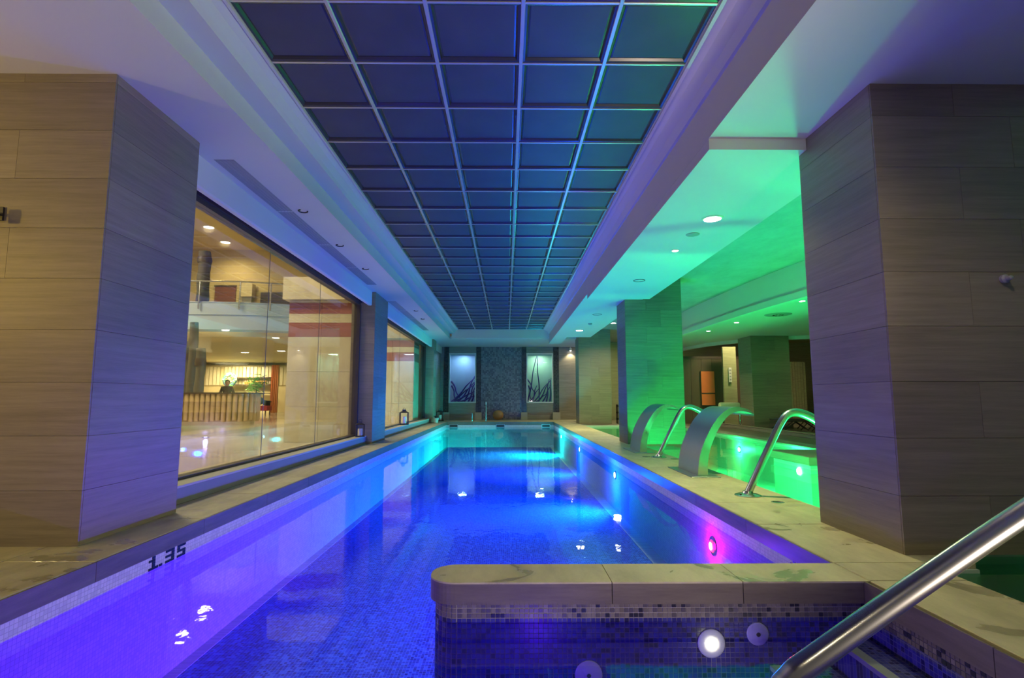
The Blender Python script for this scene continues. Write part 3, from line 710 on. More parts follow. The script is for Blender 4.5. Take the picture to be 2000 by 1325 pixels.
MB().lathe([(0.08,0),(0.12,0.2),(0.13,0.21),(0.11,0.2)], 18).build('pot', M['sill_top'], t, smooth=True)
b = MB()
for i in range(14):
    a = i*2.4; b.tube([(0,0,0.19),(0.05*math.cos(a),0.05*math.sin(a),0.27),(0.11*math.cos(a),0.11*math.sin(a),0.26+0.05*(i%3))], [0.012,0.014,0.003], 5)
b.build('leaves', M['black'], t, kind='stuff')

# ------------------------------------------------------------------ downlights
def downlight(x, y, z, label, r=0.075, lit=True, power=18, color=(1,0.84,0.5), grp=None, mat='lamp_white', spot=130, size=None):
    t = thing('downlight', label, 'ceiling light', (x, y, z), group=grp)
    MB().lathe([(r*1.25,0.0),(r*1.25,-0.006),(r,-0.010),(r*0.98,0.0)], 28).build('trim_ring', M['white_plastic'], t, smooth=True)
    if lit:
        MB().lathe([(r*0.97,-0.005),(r*0.9,-0.009),(0.0,-0.010)], 28).build('lens', M[mat], t)
        light('downlight_bulb', 'SPOT', (0,0,-0.03), power, color, t, size or r, spot=spot, blend=0.7)
    else: MB().lathe([(r*0.9,-0.001),(r*0.85,-0.004),(0.0,-0.002)], 24).build('dark_recess', M['black'], t)
    return t
for i, (x, y) in enumerate(((-2.62,6.81),(-2.63,8.39),(-2.63,9.96),(-2.5,14.85),(-2.55,16.4))):
    t = thing('recessed_eyelet', ['unlit eyelet in the left soffit, nearest the camera', 'unlit eyelet in the left soffit, second from the camera', 'unlit eyelet in the left soffit, third from the camera', 'unlit eyelet in the left soffit, second from the far end', 'unlit eyelet in the left soffit, farthest from the camera'][i], 'ceiling fitting', (x, y, 3.4), group='unlit eyelets in the left soffit')
    MB().tube([(0.055*math.cos(a), 0.055*math.sin(a), -0.006) for a in [2*PI*k/20 for k in range(15)]], 0.009, 7).build('open_ring', M['black'], t)
    MB().lathe([(0.05,0.0),(0.05,-0.002),(0,-0.002)], 20).build('cover', M['white_plastic'], t)
DW = (1.0, 0.86, 0.38)
downlight(2.42, 6.18, 3.1, 'large bright round downlight in the green soffit by the right column', 0.10, power=330, color=DW, spot=150)
downlight(2.41, 7.56, 3.1, 'small tilted lit spot in the green soffit', 0.045, power=14, color=(1,0.8,0.6))
t = thing('smoke_detector', 'flat round detector in the green soffit between the two lamps', 'detector', (2.40, 6.80, 3.1))
MB().lathe([(0.085,0.0),(0.085,-0.006),(0.06,-0.014),(0.0,-0.015)], 26).build('housing', M['vent'], t, smooth=True)
t = thing('speaker_ring', 'thin dark ring of a flush speaker at the far end of the green soffit', 'speaker', (2.38, 9.56, 3.1))
MB().tube([(0.10*math.cos(a), 0.10*math.sin(a), -0.002) for a in [2*PI*k/28 for k in range(29)]], 0.007, 6).build('ring', M['black'], t)
MB().lathe([(0.095,0.0),(0.095,-0.003),(0,-0.003)], 26).build('cover', M['white_plastic'], t)
downlight(2.38, 17.6, 3.2, 'round lit downlight at the far end of the right soffit', 0.11, power=420, color=DW, spot=150)
t = thing('speaker_ring', 'thin dark ring of a flush speaker before the far right downlight', 'speaker', (2.40, 14.2, 3.2))
MB().tube([(0.12*math.cos(a), 0.12*math.sin(a), -0.002) for a in [2*PI*k/28 for k in range(29)]], 0.007, 6).build('ring', M['black'], t)
MB().lathe([(0.115,0.0),(0.115,-0.003),(0,-0.003)], 26).build('cover', M['white_plastic'], t)
t = thing('smoke_detector', 'small round detector beside the far right downlight', 'detector', (2.47, 15.9, 3.2))
MB().lathe([(0.06,0.0),(0.055,-0.03),(0.03,-0.05),(0.0,-0.05)], 18).build('housing', M['vent'], t, smooth=True)
for i, (x, y, lab) in enumerate(((6.42,11.58,'small lit downlight in the curved ceiling nearest the right column'),(6.41,14.95,'small lit downlight in the curved ceiling, second from the right column'),(6.35,16.9,'warm lit downlight in the curved ceiling by the green column'))):
    downlight(x, y, 3.1, lab, 0.06, power=(10, 10, 26)[i], color=(1,0.85,0.5))
t = thing('ceiling_diffuser', 'large round air diffuser in the curved ceiling over the spa', 'vent', (6.85, 13.5, 3.1))
MB().lathe([(0.32,0.0),(0.32,-0.008),(0.28,-0.02),(0.0,-0.02)], 30).build('plate', M['vent'], t, smooth=True)
for i in range(8): a = i*PI/4; MB().box(0.06*math.cos(a)-0.02+0.05*math.cos(a), 0.06*math.cos(a)+0.02+0.05*math.cos(a), 0.11*math.sin(a)-0.02, 0.11*math.sin(a)+0.02, -0.026, -0.02).build('hole', M['black'], t)
downlight(3.9, 19.6, 3.72, 'warm downlight in the ceiling before the yellow column', 0.09, power=300, color=(1,0.85,0.4), spot=150)
# unseen lamps: left pair inferred from the warm column, other two added fill
downlight(-3.6, 1.2, 3.4, 'warm downlight in the ceiling left of the camera', 0.10, power=60, color=(1,0.74,0.24), spot=150)
downlight(-5.6, 2.6, 3.4, 'warm downlight in the ceiling left of the near column', 0.10, power=40, color=(1,0.74,0.24), spot=150)
downlight(2.2, 2.3, 3.2, 'added warm fill downlight in the ceiling above the handrail', 0.10, power=60, color=(1,0.82,0.42), spot=140)
downlight(0.6, -1.2, 3.72, 'added fill downlight in the ceiling behind the camera', 0.10, power=30, color=(1,0.8,0.45), spot=150)

t = thing('floor_lamp', 'warm uplighting floor lamp left of the camera', 'lamp', (-5.6, 1.6, 0))
MB().lathe([(0.16,0),(0.16,0.02),(0.02,0.03),(0.018,2.0)], 20).build('pole', M['steel'], t, smooth=True)
MB().lathe([(0.05,1.98),(0.20,2.12),(0.20,2.13),(0.05,2.0)], 24).build('shade', M['black'], t, smooth=True)
light('floor_lamp_bulb', 'POINT', (0,0,2.25), 120, (1,0.66,0.08), t, 0.08)

t = thing('fill_spot', 'added fill spot on a short stand, out of view right of the camera', 'lamp', (2.32, 0.2, 0))  # unseen fill lamp, added to brighten the left column side and soffit
MB().lathe([(0.12,0),(0.12,0.015),(0.015,0.03),(0.012,0.5)], 18).build('stand', M['black'], t, smooth=True)
MB().lathe([(0.05,0.46),(0.08,0.52),(0.08,0.54),(0.04,0.5)], 18).build('head', M['black'], t, smooth=True)
_d = Vector((-2.7, 6.0, 3.1)) - Vector((2.32, 0.2, 0.6))
light('fill_spot_bulb', 'SPOT', (0,0,0.62), 420, (1,0.82,0.66), t, 0.12, rot=_d.to_track_quat('-Z', 'Y').to_euler(), spot=95, blend=0.9)

# ------------------------------------------------------------------ underwater lamps
def uw(x, y, z, sgn, label, lens, color, power, r=0.055, core=None):
    t = thing('underwater_light', label, 'pool light', (x, y, z), group='underwater lamps in the right pool wall' if x > 1.9 and x < 2.1 else None) if (1.9 < x < 2.1) else thing('underwater_light', label, 'pool light', (x, y, z))
    s = -sgn
    MB().lathe([(r*1.5,0.0),(r*1.45,0.012*-s*-1),(r*1.1,0.016*-s*-1)], 22, axis='X').build('rim', M['steel'], t, smooth=True)
    MB().lathe([(r,0.017*s),(r*0.8,0.026*s),(0.0,0.03*s)], 22, axis='X').build('lens', M[lens], t)
    if core: MB().lathe([(r*0.6,0.031*s),(0.0,0.034*s)], 18, axis='X').build('bulb', M[core], t)
    light('underwater_beam', 'AREA', (0.05*s, 0, 0), power*0.5, color, t, r*2, rot=(0, -s*(PI/2-0.36), 0), spread=128)
    if core: light('lamp_halo', 'POINT', (0.07*s, 0, 0), 8, (1,0.0,0.05), t, 0.03)
    light('underwater_glow', 'POINT', (0.45*s, 0, -0.1), power*(0.07 if y < 7 else 0.20 if y < 18 else 0.13), color, t, r)
    return t
VI, PB, BB, CY, TE = (0.125,0.012,1.0), (0.12,0.05,1.0), (0.01,0.10,1.0), (0.0,0.35,1.0), (0.0,0.85,0.85)
uw(2.0, 5.41, -0.42, 1, 'red glowing underwater lamp in the right pool wall nearest the dividing wall', 'lamp_red', VI, 400, 0.06, 'lamp_core')
uw(2.0, 10.14, -0.40, 1, 'cyan underwater lamp in the right pool wall, second from the dividing wall', 'lamp_cyan', (0.0,0.09,1.0), 800)
uw(2.0, 14.94, -0.38, 1, 'cyan underwater lamp in the right pool wall, third from the dividing wall', 'lamp_cyan', (0.0,0.07,1.0), 800)
uw(2.0, 19.88, -0.38, 1, 'cyan underwater lamp in the right pool wall, nearest the far end', 'lamp_cyan', (0.0,0.85,0.72), 1100)
uw(XL, 0.2, -0.5, -1, 'added violet underwater lamp in the left pool wall, out of view beside the camera', 'lamp_violet', VI, 170)  # unseen lamp added to throw violet light into the near pool
uw(0.714, 1.2, -0.90, 1, 'added violet underwater lamp low in the riser of the entry steps, out of view', 'lamp_violet', VI, 150)  # added out of view to wash the near left pool wall violet

# ------------------------------------------------------------------ steel cascades and swan necks
def cascade(x, y, s, label):
    t = thing('water_cascade', label, 'cascade', (x, y, 0))
    so = [(0,0.01),(0.01,0.12),(0.03,0.24),(0.075,0.38),(0.14,0.52),(0.22,0.66),(0.32,0.78),(0.42,0.855),(0.52,0.885),(0.62,0.875),(0.70,0.845),(0.76,0.80)]
    si = [(0.13,0.01),(0.13,0.12),(0.145,0.24),(0.18,0.37),(0.235,0.50),(0.30,0.62),(0.375,0.72),(0.455,0.795),(0.54,0.825),(0.62,0.83),(0.69,0.815),(0.755,0.79)]
    f = lambda L_: [(p.x*s, p.y*s) for p in bez([(a,b,0) for a,b in L_], 3)]
    O, I = f(so), f(si); n = len(O); W = 0.80*s; e = 0.0
    b = MB()
    vs = [(p[0],0,p[1]) for p in O] + [(p[0],W,p[1]) for p in O]
    b.add(vs, [(i,i+1,n+i+1,n+i) for i in range(n-1)])
    sh = b.build('outer_sheet', M['steel_dull'], t, smooth=True)
    b = MB(); b.add([(p[0],0,p[1]) for p in I] + [(p[0],W,p[1]) for p in I], [(i,n+i,n+i+1,i+1) for i in range(n-1)])
    b.build('inner_sheet', M['steel'], t, smooth=True)
    for yy in (0, W):
        b = MB(); b.add([(p[0],yy,p[1]) for p in O] + [(p[0],yy,p[1]) for p in I], [(i,i+1,n+i+1,n+i) for i in range(n-1)])
        b.build('side_sheet', M['steel'], t)
    MB().box(O[-1][0], O[-1][0]+0.005, 0.01, W-0.01, O[-1][1]-0.03, O[-1][1]).build('spout', M['steel'], t)
    MB().slab(-0.12*s, 0.25*s, -0.12*s, W+0.12*s, 0, 0.012, 0.004).build('base_plate', M['steel_dull'], t)
cascade(2.46, 7.10, 1.0, 'larger curved steel cascade on the deck nearer the camera')
cascade(2.46, 10.15, 1.0, 'farther curved steel cascade in front of the green column')
def swan(x, y, label, s=1.0):
    t = thing('swan_neck', label, 'water jet', (x, y, 0))
    p = bez([(0,0,0.02),(0.12*s,0,0.25),(0.26*s,0,0.52),(0.38*s,0,0.74),(0.46*s,0,0.83),(0.56*s,0,0.85),(0.68*s,0,0.81),(0.80*s,0,0.74),(0.88*s,0,0.69)], 5)
    n = len(p)
    MB().tube(p, [0.038 if i < n*0.45 else 0.038+0.012*min(1,(i-n*0.45)/(n*0.4)) for i in range(n)], 20, caps=True).build('pipe', M['steel'], t, smooth=True)
    MB().lathe([(0.13,0.0),(0.13,0.008),(0.10,0.02),(0.055,0.028),(0.045,0.05)], 28).build('flange', M['steel'], t, smooth=True)
    MB().lathe([(0.01,0),(0.012,0.01),(0.008,0.014)], 10, c=(-0.09,-0.04,0.012)).build('screw', M['black'], t)
swan(2.49, 5.72, 'nearer steel swan neck jet standing between the cascade and the right column')
swan(2.58, 9.35, 'farther steel swan neck jet between the two cascades')
def grate(x, y, label, r=0.055):
    t = thing('deck_drain', label, 'drain', (x, y, 0))
    MB().lathe([(r,0.0),(r,0.003),(r*0.8,0.005),(r*0.78,0.001)], 22).build('rim', M['steel'], t, smooth=True)
    MB().lathe([(r*0.75,0.001),(r*0.7,0.003),(0,0.004)], 20).build('cover', M['black'], t)
grate(2.62, 5.36, 'small round drain in the deck next to the nearer swan neck', 0.06)
grate(2.40, 9.45, 'small round drain in the deck next to the farther swan neck', 0.07)
grate(2.78, 9.1, 'flat round plate in the deck between the cascades', 0.07)

# ------------------------------------------------------------------ big handrail
t = thing('handrail', 'thick polished steel handrail rising out of the entry bay at lower right', 'handrail', (0,0,0))
p = bez([(0.475,1.02,-0.9),(0.475,1.02,-0.3),(0.475,1.02,0.30),(0.480,1.02,0.46),(0.505,1.02,0.505),(0.56,1.025,0.54),(0.8,1.06,0.665),(1.10,1.10,0.815),(1.6,1.16,1.05),(2.05,1.2,1.22)], 7)
MB().tube(p, 0.0215, 22).build('rail', M['steel'], t, smooth=True)
p = bez([(2.05,1.2,1.22),(2.16,1.2,1.22),(2.22,1.2,1.16),(2.23,1.2,1.0),(2.23,1.2,0.5),(2.23,1.2,0.0)], 6)
MB().tube(p, 0.0215, 22).build('post', M['steel'], t, smooth=True)
MB().lathe([(0.06,0),(0.06,0.01),(0.03,0.02)], 20, c=(2.23,1.2,0)).build('flange', M['steel'], t, smooth=True)
MB().lathe([(0.05,0),(0.05,0.01),(0.028,0.02)], 20, c=(0.475,1.02,FZ)).build('flange', M['steel'], t, smooth=True)

# ------------------------------------------------------------------ hall beyond the green pool
struct('wall_hall_end', MB().box(2.5, 20, 26.4, 26.6, 0, 3.9), M['olive_wall'], 'olive stone wall at the end of the spa hall', 'wall')
struct('wall_hall_right', MB().box(16, 16.2, 4, 26.5, 0, 3.9), M['olive_wall'], 'olive stone wall on the right of the spa hall', 'wall')
pw_ = thing('partition_wall', 'brown wooden partition wall behind the green pool', 'wall', (0,0,0))
for i in range(6): MB().box(6.9+i*0.42, 6.9+(i+1)*0.42-0.01, 21.5, 21.6+0.01*(i % 2), 0, 2.55).build('wood_panel', M['brown_wall'], pw_)
MB().box(6.9, 9.42, 21.48, 21.62, 2.55, 2.65).build('top_rail', M['wood_dark'], pw_)
column(8.25, 9.55, 18.2, 19.2, 3.1, 'dark stone clad column behind the loungers', seed=8)
t = thing('light_wall_panel', 'pale wall panel between the wooden partition and the dark column', 'wall panel', (8.6, 20.6, 0))
MB().box(-0.35, 0.15, 0, 0.1, 0, 2.95).build('panel_board', M['olive_wall'], t)
t = thing('poster', 'bright orange poster on the brown partition wall', 'poster', (7.95, 21.42, 0))
MB().box(-0.26, 0.26, 0, 0.03, 0.72, 2.05).build('sheet', M['orange'], t)
MB().box(-0.28, 0.28, 0.02, 0.045, 0.70, 2.07).build('board', M['wood_dark'], t)
MB().box(-0.26, 0.26, -0.01, 0.005, 1.16, 1.21).build('crossbar', M['wood_dark'], t)
t = thing('information_sign', 'small white upright sign right of the orange poster', 'sign', (8.48, 20.55, 1.6))
MB().slab(-0.055, 0.055, -0.02, 0.02, 0, 0.55, 0.004).build('sign_plate', M['white_plastic'], t)
for k in range(4): MB().box(-0.03, 0.03, -0.024, -0.019, 0.07+k*0.12, 0.12+k*0.12).build('dark_mark', M['vent'], t)
for i, (x, lab) in enumerate(((11.1, 'pale fluted panel right of the dark column'), (12.0, 'olive fluted panel at the right edge beside the near column'))):
    t = thing('wall_panel', lab, 'wall panel', (x, 22.5, 0))
    for k in range(8): MB().box(-0.45+k*0.112, -0.45+k*0.112+0.10, 0, 0.06, 0, 2.5).build('slat', M['olive_wall'] if i else M['marble'], t)
def lounger(x, y, rz, label):
    t = thing('lounger', label, 'lounger', (x, y, 0), rz, group='black loungers')
    MB().box(-0.85, 0.25, -0.3, 0.3, 0.30, 0.335).build('seat', M['black'], t)
    MB().prism([(0.24,0.30),(0.27,0.28),(0.88,0.70),(0.86,0.73)], 'Y', -0.3, 0.3).build('backrest', M['black'], t)
    for sy in (-0.28, 0.28):
        MB().tube([(-0.8,sy,0.015),(-0.35,sy,0.31)], 0.018, 8).build('leg', M['black'], t)
        MB().tube([(-0.1,sy,0.31),(0.35,sy,0.015)], 0.018, 8).build('leg', M['black'], t)
        MB().tube([(0.1,sy,0.015),(0.65,sy,0.56)], 0.016, 8).build('strut', M['black'], t)
        MB().tube([(-0.45,sy,0.50),(0.1,sy,0.52)], 0.018, 8).build('armrest', M['black'], t)
    return t
lounger(9.0, 16.6, 0.05, 'front black lounger beside the dark column')
lounger(9.45, 17.6, 0.1, 'rear black lounger with its back raised behind the front one')
lounger(10.2, 16.0, 0.2, 'black lounger partly hidden by the near right column')
light('hall_lamp', 'AREA', (8.6, 19.6, 3.6), 60, (1,0.86,0.45), None, 0.6)
light('hall_lamp', 'AREA', (12.5, 15, 3.05), 60, (1,0.86,0.45), None, 0.6)
light('hall_lamp', 'AREA', (4.8, 23.5, 3.6), 90, (1,0.84,0.42), None, 0.6)
# second little rack behind the green column
t = thing('towel_rack', 'low dark rack at the end of the hall right of the yellow column', 'rack', (4.65, 21.8, 0))
for z in (0.15, 0.4, 0.65): MB().box(-0.25, 0.35, -0.15, 0.15, z, z+0.06).build('shelf', M['wood_dark'], t)
for sx in (-0.25, 0.33): MB().box(sx, sx+0.03, -0.15, 0.15, 0, 0.75).build('side', M['wood_dark'], t)

# green pool lamps: they stand in the pool walls
GR = (0.05, 1.0, 0.30)
def guw(x, y, lab, p, s=1):
    t = thing('spa_light', lab, 'pool light', (x, y, -0.35), group='green underwater lamps of the spa pool')
    MB().lathe([(0.09,0.0),(0.085,0.012*s),(0.07,0.016*s)], 20, axis='X').build('rim', M['steel'], t)
    MB().lathe([(0.06,0.017*s),(0.045,0.028*s),(0.0,0.03*s)], 20, axis='X').build('lens', M['lamp_green'], t)
    light('spa_beam', 'POINT', (0.2*s, 0, 0), p, GR, t, 0.06)
for i, yy in enumerate((6.4, 9.0, 11.5, 14.5)):
    guw(GX1-0.001, yy, ['green underwater lamp in the far spa wall, hidden by the near column', 'green underwater lamp in the far spa wall beside the plinth', 'green underwater lamp in the far spa wall left of the plinth', 'green underwater lamp in the far spa wall by the green column'][i], 150 if yy < 14 else 70, -1)
for yy, q in ((5.4, 'nearest the right column'), (8.0, 'between the two cascades'), (11.0, 'before the green column'), (15.0, 'beyond the green column')):
    guw(2.881, yy, 'green underwater lamp under the deck facing the spa pool, '+q, 230 if yy < 9 else 110, 1)
t = thing('plinth_light', 'bright white underwater lamp on the front of the plinth', 'pool light', (4.515, 8.5, -0.12))
MB().lathe([(0.06,0.0),(0.05,-0.02),(0.0,-0.03)], 18, axis='X').build('lens', M['lamp_green'], t)

# ------------------------------------------------------------------ lobby behind the left windows
lf = struct('floor_lobby', MB().box(-30, -3.5, 2, 46, -0.1, 0), M['lobby_floor'], 'polished pale stone floor of the lobby behind the left windows', 'floor')
struct('ceiling_lobby_lower', MB().box(-30, -3.65, 22.25, 46, 3.5, 4.45), M['cream'], 'lower lobby ceiling under the upper floor', 'ceiling')
struct('ceiling_lobby', MB().box(-30, -3.6, 2, 46, 9.0, 9.2), M['cream'], 'high lobby ceiling', 'ceiling')
struct('wall_lobby_back', MB().box(-30, -3.6, 45.8, 46, 0, 9), M['cream'], 'cream back wall of the lobby', 'wall')
struct('wall_lobby_left', MB().box(-30.2, -30, 2, 46, 0, 9), M['cream'], 'cream side wall of the lobby', 'wall')
struct('wall_lobby_right', MB().box(-3.52, -3.502, 4.9, 46, 3.25, 9), M['cream'], 'cream upper wall of the lobby above the windows', 'wall')
struct('wall_upper', MB().box(-30, -3.6, 29, 29.2, 4.45, 9), M['cream'], 'cream upper wall behind the lobby balcony', 'wall')
t = thing('balcony_edge', 'pale grey curved balcony front above the reception desk', 'balcony', (0,0,0))
pts = bez([(-16,21.0,0),(-13,20.2,0),(-10,20.3,0),(-8,20.9,0),(-5.6,21.7,0)], 6)
for nm, z0, z1, off in (('fascia', 3.55, 4.10, 0.0), ('upper_band', 4.10, 4.55, 0.04), ('rail_kerb', 4.55, 4.58, 0.06)):
    b = MB()
    for i in range(len(pts)-1):
        a, c = pts[i], pts[i+1]
        vs = [(a.x,a.y-off,z0),(c.x,c.y-off,z0),(c.x,c.y+0.8,z0),(a.x,a.y+0.8,z0)]; vs += [(v[0],v[1],z1) for v in vs]
        b.add(vs, [(0,3,2,1),(4,5,6,7),(0,1,5,4),(1,2,6,5),(2,3,7,6),(3,0,4,7)])
    b.build(nm, M['pale'], t)
t = thing('balcony_railing', 'steel railing with glass on the lobby balcony', 'railing', (0,0,0))
MB().tube([(p.x,p.y-0.1,5.35) for p in pts], 0.03, 8).build('top_rail', M['steel'], t, smooth=True)
for i in (2, 6, 9, 12, 15, 18, 21):
    if i < len(pts): MB().tube([(pts[i].x,pts[i].y-0.1,4.3),(pts[i].x,pts[i].y-0.1,5.35)], 0.03, 8).build('baluster', M['steel'], t)
for i in range(0, len(pts)-1, 3):
    a, c = pts[i], pts[min(i+3, len(pts)-1)]
    MB().add([(a.x,a.y-0.08,4.6),(c.x,c.y-0.08,4.6),(c.x,c.y-0.08,5.3),(a.x,a.y-0.08,5.3),(a.x,a.y-0.07,4.6),(c.x,c.y-0.07,4.6),(c.x,c.y-0.07,5.3),(a.x,a.y-0.07,5.3)], [(0,1,2,3),(7,6,5,4),(0,4,5,1),(3,2,6,7)]).build('glass_panel', M['glass'], t)
# upper doors, pilaster
t = thing('upper_door', 'reddish wooden door behind the balcony railing', 'door', (-15.1, 28.9, 4.45)); MB().box(-0.55, 0.55, 0, 0.08, 0, 2.5).build('door_leaf', M['wood_red'], t); MB().box(-0.6,0.6,-0.02,0.02,2.5,2.58).build('door_head', M['wood_dark'], t)
t = thing('upper_opening', 'dark shuttered opening behind the balcony railing', 'shutter', (-11.9, 28.9, 4.45)); MB().box(-1.3, 1.3, 0, 0.08, 0, 2.2).build('shutter_panel', M['wood_dark'], t)
for k in range(10): MB().box(-1.25, 1.25, -0.02, 0.0, 0.1+k*0.2, 0.22+k*0.2).build('slat', M['wood_dark'], t)
t = thing('upper_pilaster', 'cream pilaster with square head between door and shutter', 'pilaster', (-13.8, 28.5, 4.45)); MB().box(-0.32, 0.32, 0, 0.4, 1.9, 2.6).build('head', M['marble'], t); MB().prism([(-0.1,0),(0.1,0),(0.28,1.9),(-0.28,1.9)], 'Y', 0.1, 0.3).build('shaft', M['vent'], t)
# trunks
def trunk(x, y, z0, z1, r, label):
    t = thing('trunk_post', label, 'post', (x, y, z0))
    n = 8; p = [(0.015*math.sin(i*1.3), 0, (z1-z0)*i/n) for i in range(n+1)]
    MB().tube(p, [r*(1+0.06*math.sin(i*2.1)) for i in range(n+1)], 12).build('stem', M['trunk'], t, smooth=True)
    MB().lathe([(r*1.12,0),(r*1.2,0.12),(r*1.1,0.24)], 12, c=(0,0,(z1-z0)*0.78)).build('binding', M['wood_dark'], t, smooth=True)
trunk(-11.7, 20.75, 4.582, 6.65, 0.22, 'dark tree trunk post rising above the balcony')
trunk(-10.35, 18.0, 0, 3.5, 0.13, 'tall dark tree trunk post behind the desk, left one')
trunk(-9.85, 17.6, 0, 2.6, 0.14, 'shorter dark tree trunk post behind the desk, right one')
trunk(-10.75, 18.4, 0, 2.9, 0.13, 'dark tree trunk post behind the desk, half hidden by the near column')
# reception desk with bamboo poles
t = thing('reception_desk', 'reception counter clad with upright bamboo over a marble base', 'desk', (0,0,0))
path = bez([(-10.4,14.3,0),(-9.0,14.45,0),(-8.0,14.5,0),(-7.2,14.6,0),(-6.87,14.95,0),(-7.0,15.6,0)], 10)
acc = 0; last = path[0]; poles = []
for q in path[1:]:
    d = (q-last).length
    while acc+d >= 0.135:
        f = (0.135-acc)/d; last = last.lerp(q, f); poles.append(last.copy()); d = (q-last).length; acc = 0
    acc += d; last = q
for i, q in enumerate(poles):
    b = MB().lathe([(0.060,0.38+0.02*(i*7 % 3)),(0.062,0.62),(0.066,0.63),(0.062,0.64),(0.061,0.9),(0.066,0.91),(0.061,0.92),(0.060,1.12)], 10, c=(q.x,q.y-0.04,0))
    b.build('bamboo_pole', M['bamboo'], t, smooth=True)
b = MB(); c2 = MB(); c3 = MB()
for i in range(len(path)-1):
    a, c = path[i], path[i+1]; d = (c-a).normalized(); nn = Vector((-d.y, d.x, 0))
    for mbx, z0, z1, o0, o1 in ((b,0,0.40,0.10,0.55),(c2,0.38,1.1,0.02,0.3),(c3,1.11,1.15,-0.12,0.5)):
        vs = [a+nn*o0, c+nn*o0, c+nn*o1, a+nn*o1]
        vv = [(v.x,v.y,z0) for v in vs]+[(v.x,v.y,z1) for v in vs]
        mbx.add(vv, [(0,3,2,1),(4,5,6,7),(0,1,5,4),(1,2,6,5),(2,3,7,6),(3,0,4,7)])
b.build('marble_base', M['marble'], t); c2.build('counter_body', M['bamboo'], t); c3.build('counter_top', M['wood_dark'], t)
t = thing('floor_uplight', 'small violet floor light at the foot of the reception desk', 'lamp', (-7.65, 14.1, 0))
MB().lathe([(0.09,0),(0.09,0.01),(0.07,0.015)], 18).build('rim', M['steel'], t); MB().lathe([(0.065,0.012),(0.0,0.02)], 18).build('lens', M['lamp_violet'], t)
light('floor_uplight_bulb', 'POINT', (0,0,0.12), 6, (0.35,0.3,1.0), t, 0.05)
# marble piers with red bands
def pier(x0, x1, y, label):
    t = thing('marble_pier', label, 'pier', (0, y, 0))
    def row(z0, z1, mat, nm, n=3, off=0.0):
        for i in range(n):
            a, b_ = x0+(x1-x0)*i/n, x0+(x1-x0)*(i+1)/n
            MB().box(a+0.003-(off if i == 0 else 0), b_-0.003, -off, 1.2, z0+0.002, z1-0.002).build(nm, M[mat], t)
    row(0, 0.8, 'marble', 'marble_slab', 2); row(0.8, 1.6, 'marble', 'marble_slab', 2); row(1.6, 2.41, 'marble', 'marble_slab', 2)
    row(2.41, 2.74, 'marble_red', 'red_marble_slab', 2); row(2.74, 2.95, 'marble', 'marble_slab', 2); row(2.95, 3.21, 'marble_red', 'red_marble_slab', 2)
    row(3.21, 3.27, 'marble', 'marble_slab', 1); row(3.27, 3.80, 'marble', 'cap_block', 1, 0.12)
    return t
pier(-5.05, -3.53, 12.55, 'cream marble pier with two red bands behind the first window')
pier(-5.2, -3.53, 20.8, 'cream marble pier with two red bands behind the second window')
# lit bar / shop at the back
t = thing('bar_front', 'bright glazed bar front at the back of the lobby', 'bar', (0, 38, 0))
MB().box(-22.5, -15.2, 0.6, 0.7, 0, 3.4).build('back_panel', M['cream'], t)
MB().box(-22.0, -15.2, -0.05, 0.05, 3.28, 3.40).build('head_beam', M['wood_dark'], t)
for i in range(24): MB().box(-21.4+i*0.26, -21.4+i*0.26+0.2, 0.5, 0.6, 1.9, 3.2).build('drape_fold', M['marble'] if i % 5 else M['cream'], t)
for z in (1.3, 1.9, 2.4): MB().box(-19.2, -16.5, 0.1, 0.48, z, z+0.05).build('shelf', M['wood_dark'], t)
for i in range(12): 
    b = MB().lathe([(0.06,0),(0.06,0.2),(0.02,0.27),(0.02,0.34)], 8).build('bottle', M['speck'], None, loc=(-18.2+i*0.13, 38.2, 1.951))
    b['label'] = 'amber bottle on the back bar shelf'; b['category'] = 'bottle'; b['group'] = 'bottles on the back bar'
for x, lab in ((-21.3, 'orange curtain at the left end of the bar'), (-16.0, 'orange curtain at the right end of the bar')):
    c = thing('curtain', lab, 'curtain', (x, 37.8, 0))
    b = MB(); b.prism([(-0.25+0.5*i/16, 0.05*math.sin(i*1.6)) for i in range(17)] + [(0.25-0.5*i/16, 0.06+0.05*math.sin((16-i)*1.6)) for i in range(17)], 'Z', 0.0, 3.28); b.build('fabric', M['curtain'], c, smooth=True)
t = thing('wreath', 'round green and white wreath hanging in the bar front', 'wreath', (-19.0, 37.62, 2.25))
MB().tube([(0.36*math.cos(a), 0, 0.36*math.sin(a)) for a in [2*PI*i/24 for i in range(25)]], 0.14, 8).build('wreath_body', M['blue_fabric'], t, smooth=True)
b = MB()
for i in range(60):
    a = random.uniform(0, 2*PI); r = 0.36+random.uniform(-0.14, 0.16); p0 = Vector((r*math.cos(a), -0.12, r*math.sin(a)))
    b.sphere(p0, random.uniform(0.03, 0.06), 6, 4, mi=random.choice((0, 1)))
b.build('wreath_leaves', [M['leaf'], M['marble']], t, kind='stuff')
MB().tube([(0,0.12,0.45),(0,0.36,1.04)], 0.01, 5).build('cord', M['black'], t)
def bush(x, y, label):
    t = thing('potted_shrub', label, 'plant', (x, y, 0)); MB().lathe([(0.25,0),(0.32,0.5),(0.34,0.52),(0.3,0.5)], 14).build('pot', M['sill_top'], t, smooth=True)
    MB().tube([(0,0,0.5),(0.05,0,1.6)], 0.05, 7).build('stem', M['trunk'], t); b = MB()
    for i in range(150):
        c = Vector((random.gauss(0,0.28), random.gauss(0,0.2), random.gauss(1.9,0.35))); a = random.uniform(0,6.28); d = Vector((math.cos(a),math.sin(a),random.uniform(-.5,.5)))*0.22; u = Vector((-d.y,d.x,0.1)).normalized()*0.06
        b.add([c-d, c+u, c+d, c-u], [(0,1,2,3)])
    b.build('leaves', M['leaf'], t, kind='stuff')
